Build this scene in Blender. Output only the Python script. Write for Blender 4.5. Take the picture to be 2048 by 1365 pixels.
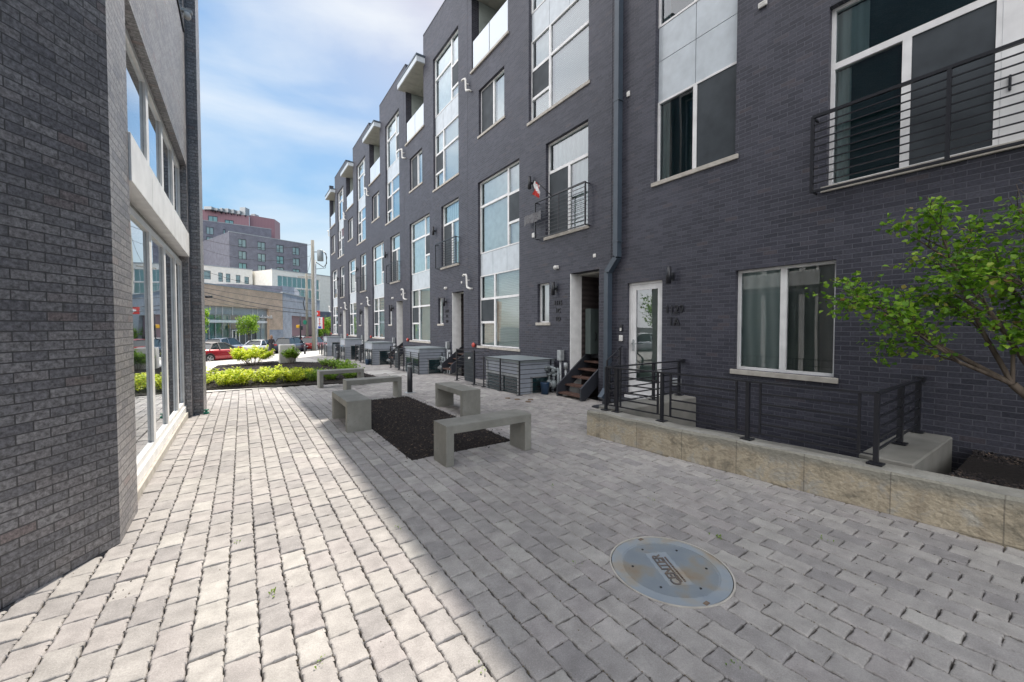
import bpy, math, random
from math import sin, cos, pi, radians as R
from mathutils import Vector, Matrix, noise as mnoise
random.seed(7)
for o in list(bpy.data.objects): bpy.data.objects.remove(o)
S = bpy.context.scene; COL = S.collection
# ------------------------------------------------------------------ camera
HC = 1.6; YAW = R(34.0)
cd = bpy.data.cameras.new("camera"); cam = bpy.data.objects.new("camera", cd); COL.objects.link(cam)
cam.location = (0, 0, HC); cam.rotation_euler = (R(90 - 1.6), 0, -YAW)
cd.sensor_width = 36; cd.lens = 800 / 2048 * 36; cd.shift_y = -7 / 2048
cd.clip_start = 0.05; cd.clip_end = 2000
S.camera = cam
# ------------------------------------------------------------------ light
SUN = Vector((0.397, 0.66, 1.0)).normalized()
ELEV = math.asin(SUN.z); AZ = math.atan2(SUN.x, SUN.y)
ld = bpy.data.lights.new("sun", 'SUN'); sun = bpy.data.objects.new("sun", ld); COL.objects.link(sun)
ld.energy = 2.95; ld.angle = R(0.6); ld.color = (1.0, 0.93, 0.83)
sun.rotation_euler = SUN.to_track_quat('Z', 'Y').to_euler(); sun.location = (20, 30, 50)
W = bpy.data.worlds.new("World"); S.world = W; W.use_nodes = True
nt = W.node_tree; nt.nodes.clear()
def nn(t, typ, **k):
    n = t.nodes.new(typ)
    for a, b in k.items(): setattr(n, a, b)
    return n
wo = nn(nt, 'ShaderNodeOutputWorld'); bg = nn(nt, 'ShaderNodeBackground'); sk = nn(nt, 'ShaderNodeTexSky')
sk.sky_type = 'NISHITA'; sk.sun_disc = False; sk.sun_elevation = ELEV; sk.sun_rotation = AZ
sk.air_density = 1.0; sk.dust_density = 1.2; sk.ozone_density = 1.6
tc = nn(nt, 'ShaderNodeTexCoord'); mp = nn(nt, 'ShaderNodeMapping'); mp.inputs['Scale'].default_value = (1.3, 1.3, 3.2)
mp.inputs['Rotation'].default_value = (0.3, 0.25, 0.5)
nz = nn(nt, 'ShaderNodeTexNoise'); nz.inputs['Scale'].default_value = 1.9; nz.inputs['Detail'].default_value = 9
nz.inputs['Roughness'].default_value = 0.5; nz.inputs['Distortion'].default_value = 0.35
rp = nn(nt, 'ShaderNodeValToRGB'); rp.color_ramp.elements[0].position = 0.42; rp.color_ramp.elements[1].position = 0.80
rp.color_ramp.elements[0].color = (0.05, 0.05, 0.05, 1); rp.color_ramp.elements[1].color = (0.85, 0.85, 0.85, 1)
mx = nn(nt, 'ShaderNodeMixRGB'); mx.inputs[2].default_value = (2.9, 3.0, 3.05, 1)
L = nt.links.new
L(tc.outputs['Generated'], mp.inputs[0]); L(mp.outputs[0], nz.inputs[0]); L(nz.outputs[0], rp.inputs[0])
bw_ = nn(nt, 'ShaderNodeRGBToBW'); L(sk.outputs[0], bw_.inputs[0])
m1_ = nn(nt, 'ShaderNodeMath', operation='MULTIPLY_ADD'); m1_.inputs[1].default_value = 0.34; m1_.inputs[2].default_value = 1.0; L(bw_.outputs[0], m1_.inputs[0])
m2_ = nn(nt, 'ShaderNodeMath', operation='DIVIDE'); m2_.inputs[0].default_value = 1.0; L(m1_.outputs[0], m2_.inputs[1])
sc_ = nn(nt, 'ShaderNodeVectorMath', operation='SCALE'); L(sk.outputs[0], sc_.inputs[0]); L(m2_.outputs[0], sc_.inputs['Scale'])
hs_ = nn(nt, 'ShaderNodeHueSaturation'); hs_.inputs['Saturation'].default_value = 1.42; hs_.inputs['Hue'].default_value = 0.485; L(sc_.outputs[0], hs_.inputs['Color'])
L(rp.outputs[0], mx.inputs[0]); L(hs_.outputs[0], mx.inputs[1]); 
# broad bright cloud area added out of view, to fill shade and brighten reflections
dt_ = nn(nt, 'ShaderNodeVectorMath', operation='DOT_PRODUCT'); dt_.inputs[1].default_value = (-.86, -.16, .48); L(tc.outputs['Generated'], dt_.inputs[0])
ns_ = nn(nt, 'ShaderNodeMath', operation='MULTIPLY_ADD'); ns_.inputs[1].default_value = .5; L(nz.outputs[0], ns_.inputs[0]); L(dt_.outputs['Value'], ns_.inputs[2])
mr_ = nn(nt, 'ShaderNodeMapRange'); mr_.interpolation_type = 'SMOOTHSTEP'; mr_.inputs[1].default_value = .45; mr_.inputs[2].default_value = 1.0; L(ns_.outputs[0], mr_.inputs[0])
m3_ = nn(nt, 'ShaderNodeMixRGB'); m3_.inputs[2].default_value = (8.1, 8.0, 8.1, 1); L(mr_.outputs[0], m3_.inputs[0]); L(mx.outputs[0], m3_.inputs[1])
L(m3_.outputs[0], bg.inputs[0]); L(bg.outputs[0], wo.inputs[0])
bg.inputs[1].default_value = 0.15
S.view_settings.view_transform = 'Standard'; S.view_settings.look = 'None'
S.view_settings.exposure = 1.2; S.view_settings.gamma = 1.0
S.render.resolution_x = 1024; S.render.resolution_y = 682
S.cycles.max_bounces = 8; S.cycles.transparent_max_bounces = 12

# ------------------------------------------------------------------ ground height and coordinates
def gz(y): return 0.0 if y < 8 else max(-0.0275 * (y - 8), -1.25)
def at(px, Z, z=0.0):
    """plan position seen at column px at depth Z"""
    l = (px - 1024) * Z / 800.0
    return Vector((Z * sin(YAW) + l * cos(YAW), Z * cos(YAW) - l * sin(YAW), z))
def zpx(py, Z): return HC - (py - 653) * Z / 800.0

# ------------------------------------------------------------------ materials
def mat(name): 
    m = bpy.data.materials.new(name); m.use_nodes = True
    t = m.node_tree; b = t.nodes['Principled BSDF']; return m, t, b
def ramp(t, stops):
    r = nn(t, 'ShaderNodeValToRGB'); e = r.color_ramp.elements
    while len(e) < len(stops): e.new(0.5)
    for i, (p, c) in enumerate(stops):
        e[i].position = p; e[i].color = (*c, 1) if len(c) == 3 else c
    return r
def bump(t, b, h, strength=0.3, dist=0.01, prev=None):
    n = nn(t, 'ShaderNodeBump'); n.inputs['Strength'].default_value = strength; n.inputs['Distance'].default_value = dist
    t.links.new(h, n.inputs['Height'])
    if prev: t.links.new(prev.outputs[0], n.inputs['Normal'])
    t.links.new(n.outputs[0], b.inputs['Normal']); return n
def noisy(name, c1, c2, scale=6, rough=0.8, metal=0.0, bs=0.25, detail=6, bscale=None, bd=0.004, spec=0.4, lo=0.35, hi=0.65, stretch=None):
    m, t, b = mat(name)
    co = nn(t, 'ShaderNodeTexCoord'); n = nn(t, 'ShaderNodeTexNoise'); n.inputs['Scale'].default_value = scale; n.inputs['Detail'].default_value = detail
    src = co.outputs['Object']
    if stretch:
        q = nn(t, 'ShaderNodeMapping'); q.inputs['Scale'].default_value = stretch; t.links.new(src, q.inputs[0]); src = q.outputs[0]
    t.links.new(src, n.inputs[0]); r = ramp(t, [(lo, c1), (hi, c2)])
    t.links.new(n.outputs[0], r.inputs[0]); t.links.new(r.outputs[0], b.inputs['Base Color'])
    b.inputs['Roughness'].default_value = rough; b.inputs['Metallic'].default_value = metal
    b.inputs['Specular IOR Level'].default_value = spec
    if bs:
        n2 = nn(t, 'ShaderNodeTexNoise'); n2.inputs['Scale'].default_value = bscale or scale * 8; n2.inputs['Detail'].default_value = 4
        t.links.new(src, n2.inputs[0]); bump(t, b, n2.outputs[0], bs, bd)
    return m
def brick(name, tones, mortar, bw, bh, ms=0.005, rough=0.75, bs=0.6, big=None, fine=0.35, spec=0.35, bd=0.006):
    m, t, b = mat(name)
    uv = nn(t, 'ShaderNodeUVMap'); uv.uv_map = 'UVMap'
    bt = nn(t, 'ShaderNodeTexBrick'); bt.offset = 0.5
    bt.inputs['Color1'].default_value = (0, 0, 0, 1); bt.inputs['Color2'].default_value = (1, 1, 1, 1); bt.inputs['Mortar'].default_value = (.5, .5, .5, 1)
    bt.inputs['Scale'].default_value = 1; bt.inputs['Mortar Size'].default_value = ms; bt.inputs['Mortar Smooth'].default_value = 0.25
    bt.inputs['Brick Width'].default_value = bw; bt.inputs['Row Height'].default_value = bh; bt.inputs['Bias'].default_value = 0
    # ragged course edges
    n0 = nn(t, 'ShaderNodeTexNoise'); n0.inputs['Scale'].default_value = 14; n0.inputs['Detail'].default_value = 3
    t.links.new(uv.outputs[0], n0.inputs[0])
    sc = nn(t, 'ShaderNodeVectorMath', operation='MULTIPLY_ADD'); sc.inputs[1].default_value = (0.004, 0.004, 0); 
    t.links.new(n0.outputs['Color'], sc.inputs[0]); t.links.new(uv.outputs[0], sc.inputs[2]); t.links.new(sc.outputs[0], bt.inputs[0])
    r = ramp(t, tones); t.links.new(bt.outputs['Color'], r.inputs[0])
    n = nn(t, 'ShaderNodeTexNoise'); n.inputs['Scale'].default_value = 38; n.inputs['Detail'].default_value = 8; n.inputs['Roughness'].default_value = .7
    t.links.new(uv.outputs[0], n.inputs[0])
    mr = nn(t, 'ShaderNodeMapRange'); mr.inputs[1].default_value = .3; mr.inputs[2].default_value = .7; mr.inputs[3].default_value = 1 - fine; mr.inputs[4].default_value = 1 + fine
    t.links.new(n.outputs[0], mr.inputs[0])
    mu = nn(t, 'ShaderNodeVectorMath', operation='SCALE'); t.links.new(r.outputs[0], mu.inputs[0]); t.links.new(mr.outputs[0], mu.inputs['Scale'])
    nb = nn(t, 'ShaderNodeTexNoise'); nb.inputs['Scale'].default_value = 0.9; nb.inputs['Detail'].default_value = 4
    t.links.new(uv.outputs[0], nb.inputs[0])
    mr2 = nn(t, 'ShaderNodeMapRange'); mr2.inputs[1].default_value = .3; mr2.inputs[2].default_value = .7; mr2.inputs[3].default_value = .82; mr2.inputs[4].default_value = 1.18
    t.links.new(nb.outputs[0], mr2.inputs[0])
    mu2 = nn(t, 'ShaderNodeVectorMath', operation='SCALE'); t.links.new(mu.outputs[0], mu2.inputs[0]); t.links.new(mr2.outputs[0], mu2.inputs['Scale'])
    mi = nn(t, 'ShaderNodeMixRGB'); t.links.new(bt.outputs['Fac'], mi.inputs[0]); t.links.new(mu2.outputs[0], mi.inputs[1]); mi.inputs[2].default_value = (*mortar, 1)
    t.links.new(mi.outputs[0], b.inputs['Base Color']); b.inputs['Roughness'].default_value = rough; b.inputs['Specular IOR Level'].default_value = spec
    inv = nn(t, 'ShaderNodeMath', operation='SUBTRACT'); inv.inputs[0].default_value = 1; t.links.new(bt.outputs['Fac'], inv.inputs[1])
    ad = nn(t, 'ShaderNodeMath', operation='MULTIPLY_ADD'); t.links.new(n.outputs[0], ad.inputs[0]); ad.inputs[1].default_value = .35; t.links.new(inv.outputs[0], ad.inputs[2])
    # each brick sits slightly in or out
    ad2 = nn(t, 'ShaderNodeMath', operation='MULTIPLY_ADD'); t.links.new(bt.outputs['Color'], ad2.inputs[0]); ad2.inputs[1].default_value = .25; t.links.new(ad.outputs[0], ad2.inputs[2])
    bump(t, b, ad2.outputs[0], bs, bd)
    return m
def plain(name, c, rough=0.5, metal=0.0, spec=0.5, coat=0.0):
    m, t, b = mat(name); b.inputs['Roughness'].default_value = rough; b.inputs['Metallic'].default_value = metal
    b.inputs['Specular IOR Level'].default_value = spec
    if coat: b.inputs['Coat Weight'].default_value = coat; b.inputs['Coat Roughness'].default_value = 0.04
    co = nn(t, 'ShaderNodeTexCoord'); n = nn(t, 'ShaderNodeTexNoise'); n.inputs['Scale'].default_value = 5; n.inputs['Detail'].default_value = 5
    t.links.new(co.outputs['Object'], n.inputs[0])
    r = ramp(t, [(.3, tuple(x * .88 for x in c)), (.7, tuple(min(1, x * 1.08) for x in c))])
    t.links.new(n.outputs[0], r.inputs[0]); t.links.new(r.outputs[0], b.inputs['Base Color'])
    return m
def glass(name, tint=(.7, .8, .8), refl=1.0, rough=0.01, ior=1.6):
    m = bpy.data.materials.new(name); m.use_nodes = True; t = m.node_tree; t.nodes.clear()
    o = nn(t, 'ShaderNodeOutputMaterial'); mxs = nn(t, 'ShaderNodeMixShader'); tr = nn(t, 'ShaderNodeBsdfTransparent'); gl = nn(t, 'ShaderNodeBsdfGlossy')
    fr = nn(t, 'ShaderNodeFresnel'); fr.inputs[0].default_value = ior
    mu = nn(t, 'ShaderNodeMath', operation='MULTIPLY_ADD'); mu.inputs[1].default_value = refl; mu.inputs[2].default_value = 0.03; mu.use_clamp = True
    tr.inputs[0].default_value = (*tint, 1); gl.inputs[0].default_value = (.93, .96, 1, 1); gl.inputs['Roughness'].default_value = rough
    co = nn(t, 'ShaderNodeTexCoord'); n = nn(t, 'ShaderNodeTexNoise'); n.inputs['Scale'].default_value = 0.8; n.inputs['Detail'].default_value = 1
    bp = nn(t, 'ShaderNodeBump'); bp.inputs['Strength'].default_value = 0.12; bp.inputs['Distance'].default_value = 0.02
    t.links.new(co.outputs['Object'], n.inputs[0]); t.links.new(n.outputs[0], bp.inputs['Height']); t.links.new(bp.outputs[0], gl.inputs['Normal'])
    t.links.new(fr.outputs[0], mu.inputs[0]); t.links.new(mu.outputs[0], mxs.inputs[0]); t.links.new(tr.outputs[0], mxs.inputs[1]); t.links.new(gl.outputs[0], mxs.inputs[2]); t.links.new(mxs.outputs[0], o.inputs[0])
    return m
def stripes(name, c1, c2, period, axis='Z', rough=.6, bs=.5, curtain=False):
    m, t, b = mat(name)
    co = nn(t, 'ShaderNodeTexCoord'); w = nn(t, 'ShaderNodeTexWave'); w.wave_type = 'BANDS'; w.bands_direction = axis
    w.inputs['Scale'].default_value = 1 / period / 3.1831 if not curtain else 1 / period / 3.1831
    w.inputs['Distortion'].default_value = 2.5 if curtain else 0.0; w.inputs['Detail'].default_value = 1; w.inputs['Detail Scale'].default_value = .6
    t.links.new(co.outputs['Object'], w.inputs[0]); r = ramp(t, [(0.0, c1), (1.0, c2)]); t.links.new(w.outputs[0], r.inputs[0])
    t.links.new(r.outputs[0], b.inputs['Base Color']); b.inputs['Roughness'].default_value = rough; bump(t, b, w.outputs[0], bs, .02)
    return m
def leafmat(name, tones, trans=.35, rough=.5):
    m, t, b = mat(name)
    g_ = nn(t, 'ShaderNodeNewGeometry'); r = ramp(t, tones); t.links.new(g_.outputs['Random Per Island'], r.inputs[0])
    t.links.new(r.outputs[0], b.inputs['Base Color']); b.inputs['Roughness'].default_value = rough
    o = t.nodes['Material Output']; tl = nn(t, 'ShaderNodeBsdfTranslucent'); ms = nn(t, 'ShaderNodeMixShader'); ms.inputs[0].default_value = trans
    t.links.new(r.outputs[0], tl.inputs[0]); t.links.new(b.outputs[0], ms.inputs[1]); t.links.new(tl.outputs[0], ms.inputs[2]); t.links.new(ms.outputs[0], o.inputs[0])
    return m
def pavermat():
    m, t, b = mat("paver_stone")
    g_ = nn(t, 'ShaderNodeNewGeometry')
    r = ramp(t, [(0, (.285, .268, .262)), (.3, (.335, .316, .302)), (.55, (.375, .354, .333)), (.8, (.345, .318, .308)), (1, (.42, .40, .372))])
    t.links.new(g_.outputs['Random Per Island'], r.inputs[0])
    co = nn(t, 'ShaderNodeTexCoord')
    n = nn(t, 'ShaderNodeTexNoise'); n.inputs['Scale'].default_value = 9; n.inputs['Detail'].default_value = 8; t.links.new(co.outputs['Object'], n.inputs[0])
    mr = nn(t, 'ShaderNodeMapRange'); mr.inputs[1].default_value = .3; mr.inputs[2].default_value = .7; mr.inputs[3].default_value = .8; mr.inputs[4].default_value = 1.12; t.links.new(n.outputs[0], mr.inputs[0])
    nb = nn(t, 'ShaderNodeTexNoise'); nb.inputs['Scale'].default_value = .55; nb.inputs['Detail'].default_value = 3; t.links.new(co.outputs['Object'], nb.inputs[0])
    mr2 = nn(t, 'ShaderNodeMapRange'); mr2.inputs[1].default_value = .3; mr2.inputs[2].default_value = .7; mr2.inputs[3].default_value = .86; mr2.inputs[4].default_value = 1.1; t.links.new(nb.outputs[0], mr2.inputs[0])
    nf = nn(t, 'ShaderNodeTexNoise'); nf.inputs['Scale'].default_value = 130; nf.inputs['Detail'].default_value = 6; nf.inputs['Roughness'].default_value = .75; t.links.new(co.outputs['Object'], nf.inputs[0])
    mrf = nn(t, 'ShaderNodeMapRange'); mrf.inputs[1].default_value = .3; mrf.inputs[2].default_value = .7; mrf.inputs[3].default_value = .76; mrf.inputs[4].default_value = 1.22; t.links.new(nf.outputs[0], mrf.inputs[0])
    mm0 = nn(t, 'ShaderNodeMath', operation='MULTIPLY'); t.links.new(mr.outputs[0], mm0.inputs[0]); t.links.new(mrf.outputs[0], mm0.inputs[1])
    mm = nn(t, 'ShaderNodeMath', operation='MULTIPLY'); t.links.new(mm0.outputs[0], mm.inputs[0]); t.links.new(mr2.outputs[0], mm.inputs[1])
    sc = nn(t, 'ShaderNodeVectorMath', operation='SCALE'); t.links.new(r.outputs[0], sc.inputs[0]); t.links.new(mm.outputs[0], sc.inputs['Scale'])
    # pale grains
    v = nn(t, 'ShaderNodeTexVoronoi'); v.inputs['Scale'].default_value = 120; t.links.new(co.outputs['Object'], v.inputs[0])
    lt = nn(t, 'ShaderNodeMath', operation='LESS_THAN'); lt.inputs[1].default_value = .11; t.links.new(v.outputs['Distance'], lt.inputs[0])
    l2 = nn(t, 'ShaderNodeMath', operation='MULTIPLY'); l2.inputs[1].default_value = .55; t.links.new(lt.outputs[0], l2.inputs[0])
    mi = nn(t, 'ShaderNodeMixRGB'); t.links.new(l2.outputs[0], mi.inputs[0]); t.links.new(sc.outputs[0], mi.inputs[1]); mi.inputs[2].default_value = (.75, .74, .7, 1)
    t.links.new(mi.outputs[0], b.inputs['Base Color']); b.inputs['Roughness'].default_value = .85
    n2 = nn(t, 'ShaderNodeTexNoise'); n2.inputs['Scale'].default_value = 160; n2.inputs['Detail'].default_value = 5; t.links.new(co.outputs['Object'], n2.inputs[0])
    n3 = nn(t, 'ShaderNodeTexNoise'); n3.inputs['Scale'].default_value = 22; n3.inputs['Detail'].default_value = 3; t.links.new(co.outputs['Object'], n3.inputs[0])
    bb = bump(t, b, n2.outputs[0], .35, .003); bump(t, b, n3.outputs[0], .35, .008, bb)
    return m
M = {}
M['row'] = brick('charcoal_brick', [(0, (.030, .031, .045)), (.5, (.042, .043, .060)), (.94, (.056, .057, .076)), (1, (.062, .054, .064))], (.105, .107, .13), .19, .0615, ms=.0042, bs=1.0, fine=.45, bd=.010, spec=.5, rough=.55)
M['left'] = brick('ironspot_brick', [(0, (.145, .143, .158)), (.35, (.19, .186, .197)), (.8, (.255, .246, .252)), (.96, (.215, .20, .205)), (1, (.20, .15, .145))], (.06, .058, .062), .178, .0605, ms=.0042, bs=1.0, fine=.85, spec=.9, rough=.42, bd=.012)
M['orange'] = brick('orange_brick', [(0, (.58, .41, .29)), (1, (.68, .50, .36))], (.58, .45, .34), .24, .08, bs=.2, fine=.15)
M['darkapt'] = brick('slate_brick', [(0, (.125, .13, .165)), (1, (.165, .168, .20))], (.17, .17, .20), .3, .1, bs=.2, fine=.2)  # lightened slate tones, standing in for haze over the distance
M['grayblock'] = brick('grey_block', [(0, (.30, .32, .36)), (1, (.36, .38, .42))], (.3, .31, .34), .4, .2, bs=.2, fine=.15)
M['redmetal'] = stripes('red_cladding', (.25, .135, .155), (.30, .165, .185), .4, 'X', .5, .2)
M['cream'] = noisy('cream_render', (.68, .65, .58), (.76, .73, .66), 2, .85, bs=.1)
M['cellar'] = plain('cellar_panel', (.33, .36, .41), .45)  # panels are white; their bluish shade is put into this colour
M['doorback'] = plain('door_reflection_back', (.50, .60, .56), .8)  # pale colour stands in for the reflection in the door glass
M['white'] = plain('white_frame', (.78, .78, .78), .4)
M['whitepanel'] = plain('white_metal_panel', (.88, .88, .87), .35)
M['spandrel'] = plain('grey_spandrel', (.52, .57, .61), .35, spec=.6)
M['soffit'] = plain('soffit_board', (.42, .42, .38), .7)
M['balcpanel'] = plain('balcony_panel', (.34, .38, .36), .6)
M['siding'] = stripes('brown_siding', (.055, .046, .046), (.085, .07, .068), .13, 'Z', .6, .9)
M['black'] = plain('black_metal', (.018, .019, .024), .38, spec=.5)
M['darkblue'] = plain('downspout_metal', (.055, .075, .10), .4, spec=.5)
M['stair'] = noisy('stair_tread_steel', (.06, .034, .027), (.12, .066, .05), 14, .7, bs=.3)
M['stringer'] = plain('stringer_steel', (.03, .033, .042), .5)
M['glass'] = glass('window_glass', (.80, .90, .89), 2.1)
M['clearglass'] = glass('clear_window_glass', (.90, .97, .96), 1.1)
M['darkglass'] = glass('dark_window_glass', (.72, .86, .86), 1.3)
M['shopglass'] = glass('shop_glass', (.78, .92, .85), 1.6)
M['screen'] = noisy('insect_screen', (.026, .033, .040), (.045, .055, .064), 3, .6, bs=0)
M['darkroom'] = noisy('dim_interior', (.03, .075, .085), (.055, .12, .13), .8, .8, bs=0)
M['blind'] = stripes('white_blind', (.60, .63, .62), (.80, .82, .80), .05, 'Z', .7, .7)
M['shade'] = plain('roller_shade', (.80, .81, .79), .8)
M['curtain'] = stripes('curtain_cloth', (.60, .68, .68), (.86, .90, .90), .16, 'Y', .9, .9, True)
M['darkcurtain'] = stripes('grey_curtain', (.16, .175, .17), (.27, .285, .275), .22, 'Y', .9, .9, True)
M['stone'] = noisy('limestone_sill', (.40, .37, .33), (.52, .49, .44), 8, .85, bs=.2)
M['concrete'] = noisy('smooth_concrete', (.20, .195, .175), (.265, .255, .23), 3.5, .75, bs=.15, bscale=60)
def cast_concrete():
    m, t, b = mat('cast_concrete'); co = nn(t, 'ShaderNodeTexCoord')
    n = nn(t, 'ShaderNodeTexNoise'); n.inputs['Scale'].default_value = 2.6; n.inputs['Detail'].default_value = 9; n.inputs['Roughness'].default_value = .65; t.links.new(co.outputs['Object'], n.inputs[0])
    r = ramp(t, [(.30, (.165, .16, .14)), (.5, (.225, .22, .195)), (.7, (.285, .28, .25))]); t.links.new(n.outputs[0], r.inputs[0])
    v = nn(t, 'ShaderNodeTexVoronoi'); v.inputs['Scale'].default_value = 34; t.links.new(co.outputs['Object'], v.inputs[0])
    n2 = nn(t, 'ShaderNodeTexNoise'); n2.inputs['Scale'].default_value = 5; t.links.new(co.outputs['Object'], n2.inputs[0])
    mr = nn(t, 'ShaderNodeMapRange'); mr.inputs[1].default_value = .4; mr.inputs[2].default_value = .7; mr.inputs[3].default_value = .03; mr.inputs[4].default_value = .16; t.links.new(n2.outputs[0], mr.inputs[0])
    lt = nn(t, 'ShaderNodeMath', operation='LESS_THAN'); t.links.new(v.outputs['Distance'], lt.inputs[0]); t.links.new(mr.outputs[0], lt.inputs[1])
    mi = nn(t, 'ShaderNodeMixRGB'); t.links.new(lt.outputs[0], mi.inputs[0]); t.links.new(r.outputs[0], mi.inputs[1]); mi.inputs[2].default_value = (.09, .085, .075, 1)
    t.links.new(mi.outputs[0], b.inputs['Base Color']); b.inputs['Roughness'].default_value = .72
    n3 = nn(t, 'ShaderNodeTexNoise'); n3.inputs['Scale'].default_value = 60; t.links.new(co.outputs['Object'], n3.inputs[0]); bump(t, b, n3.outputs[0], .15, .004); return m
M['cast'] = cast_concrete()
M['sidewalk'] = noisy('sidewalk_concrete', (.40, .385, .36), (.49, .475, .45), 1.2, .9, bs=.2, bscale=40)
M['asphalt'] = noisy('asphalt', (.045, .045, .047), (.07, .07, .072), 1.5, .9, bs=.3, bscale=60)
M['mulch'] = noisy('mulch_soil', (.012, .009, .008), (.028, .021, .018), 30, .95, bs=1, bscale=90, bd=.02)
M['chip'] = leafmat('mulch_chip', [(0, (.008, .007, .008)), (.5, (.022, .018, .018)), (.88, (.05, .038, .034)), (1, (.17, .12, .085))], 0.0, .9)
M['joint'] = noisy('paver_joint_grit', (.012, .011, .010), (.06, .05, .04), 60, .95, bs=1, bscale=150, bd=.01)
M['crumb'] = leafmat('joint_crumb', [(0, (.03, .026, .02)), (.5, (.10, .08, .05)), (1, (.22, .18, .12))], 0, .9)
M['weed'] = leafmat('weed_leaf', [(0, (.10, .2, .02)), (1, (.3, .42, .06))], .3)
M['paver'] = pavermat()
M['shrubleaf'] = leafmat('golden_shrub_leaf', [(0, (.30, .42, .025)), (.4, (.52, .62, .035)), (.8, (.72, .76, .06)), (1, (.82, .80, .18))], .45)
M['shrubgreen'] = leafmat('green_shrub_leaf', [(0, (.10, .20, .02)), (.5, (.20, .36, .03)), (1, (.38, .52, .05))], .4)
M['treeleaf'] = leafmat('redbud_leaf', [(0, (.06, .16, .012)), (.4, (.14, .30, .02)), (.8, (.26, .46, .035)), (.95, (.38, .56, .06)), (1, (.36, .22, .09))], .5, .42)
M['streetleaf'] = leafmat('street_tree_leaf', [(0, (.10, .22, .02)), (.5, (.24, .42, .03)), (1, (.42, .58, .06))], .4)
M['bark'] = noisy('bark', (.06, .045, .035), (.15, .12, .095), 20, .9, bs=.6, stretch=(1, 1, .2))
M['pole'] = noisy('weathered_pole', (.20, .19, .16), (.33, .31, .26), 8, .9, bs=.3, stretch=(1, 1, .08))
M['rubber'] = plain('tyre_rubber', (.02, .02, .02), .8)
M['rim'] = plain('alloy_rim', (.45, .46, .48), .3, .8)
M['carglass'] = plain('car_glass', (.02, .028, .032), .05, 0, .8)
M['taillight'] = plain('tail_light', (.45, .015, .015), .2)
M['plate'] = plain('licence_plate', (.6, .6, .62), .4)
M['bell'] = plain('fire_bell_red', (.45, .06, .045), .4)
M['pvc'] = plain('white_pvc', (.70, .69, .66), .4)
M['galv'] = noisy('galvanised', (.30, .32, .33), (.42, .44, .45), 10, .5, .4, bs=0)
M['gasgrey'] = plain('meter_grey', (.22, .25, .26), .5)
M['cabinet'] = plain('meter_cabinet', (.10, .13, .125), .45)
M['skin'] = plain('skin', (.55, .33, .25), .5)
M['hair'] = plain('brown_hair', (.16, .08, .04), .6)
M['cloth'] = plain('black_cloth', (.015, .015, .02), .8)
M['green'] = plain('green_paint', (.02, .22, .14), .5)
M['yellow'] = plain('yellow_signal', (.75, .42, .03), .5)
M['signred'] = plain('sign_red', (.65, .05, .04), .4)
M['signwhite'] = plain('sign_white', (.85, .85, .85), .4)
M['signblue'] = plain('sign_blue', (.06, .1, .5), .4)
M['bluebin'] = plain('blue_plastic', (.02, .05, .10), .45)

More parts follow.
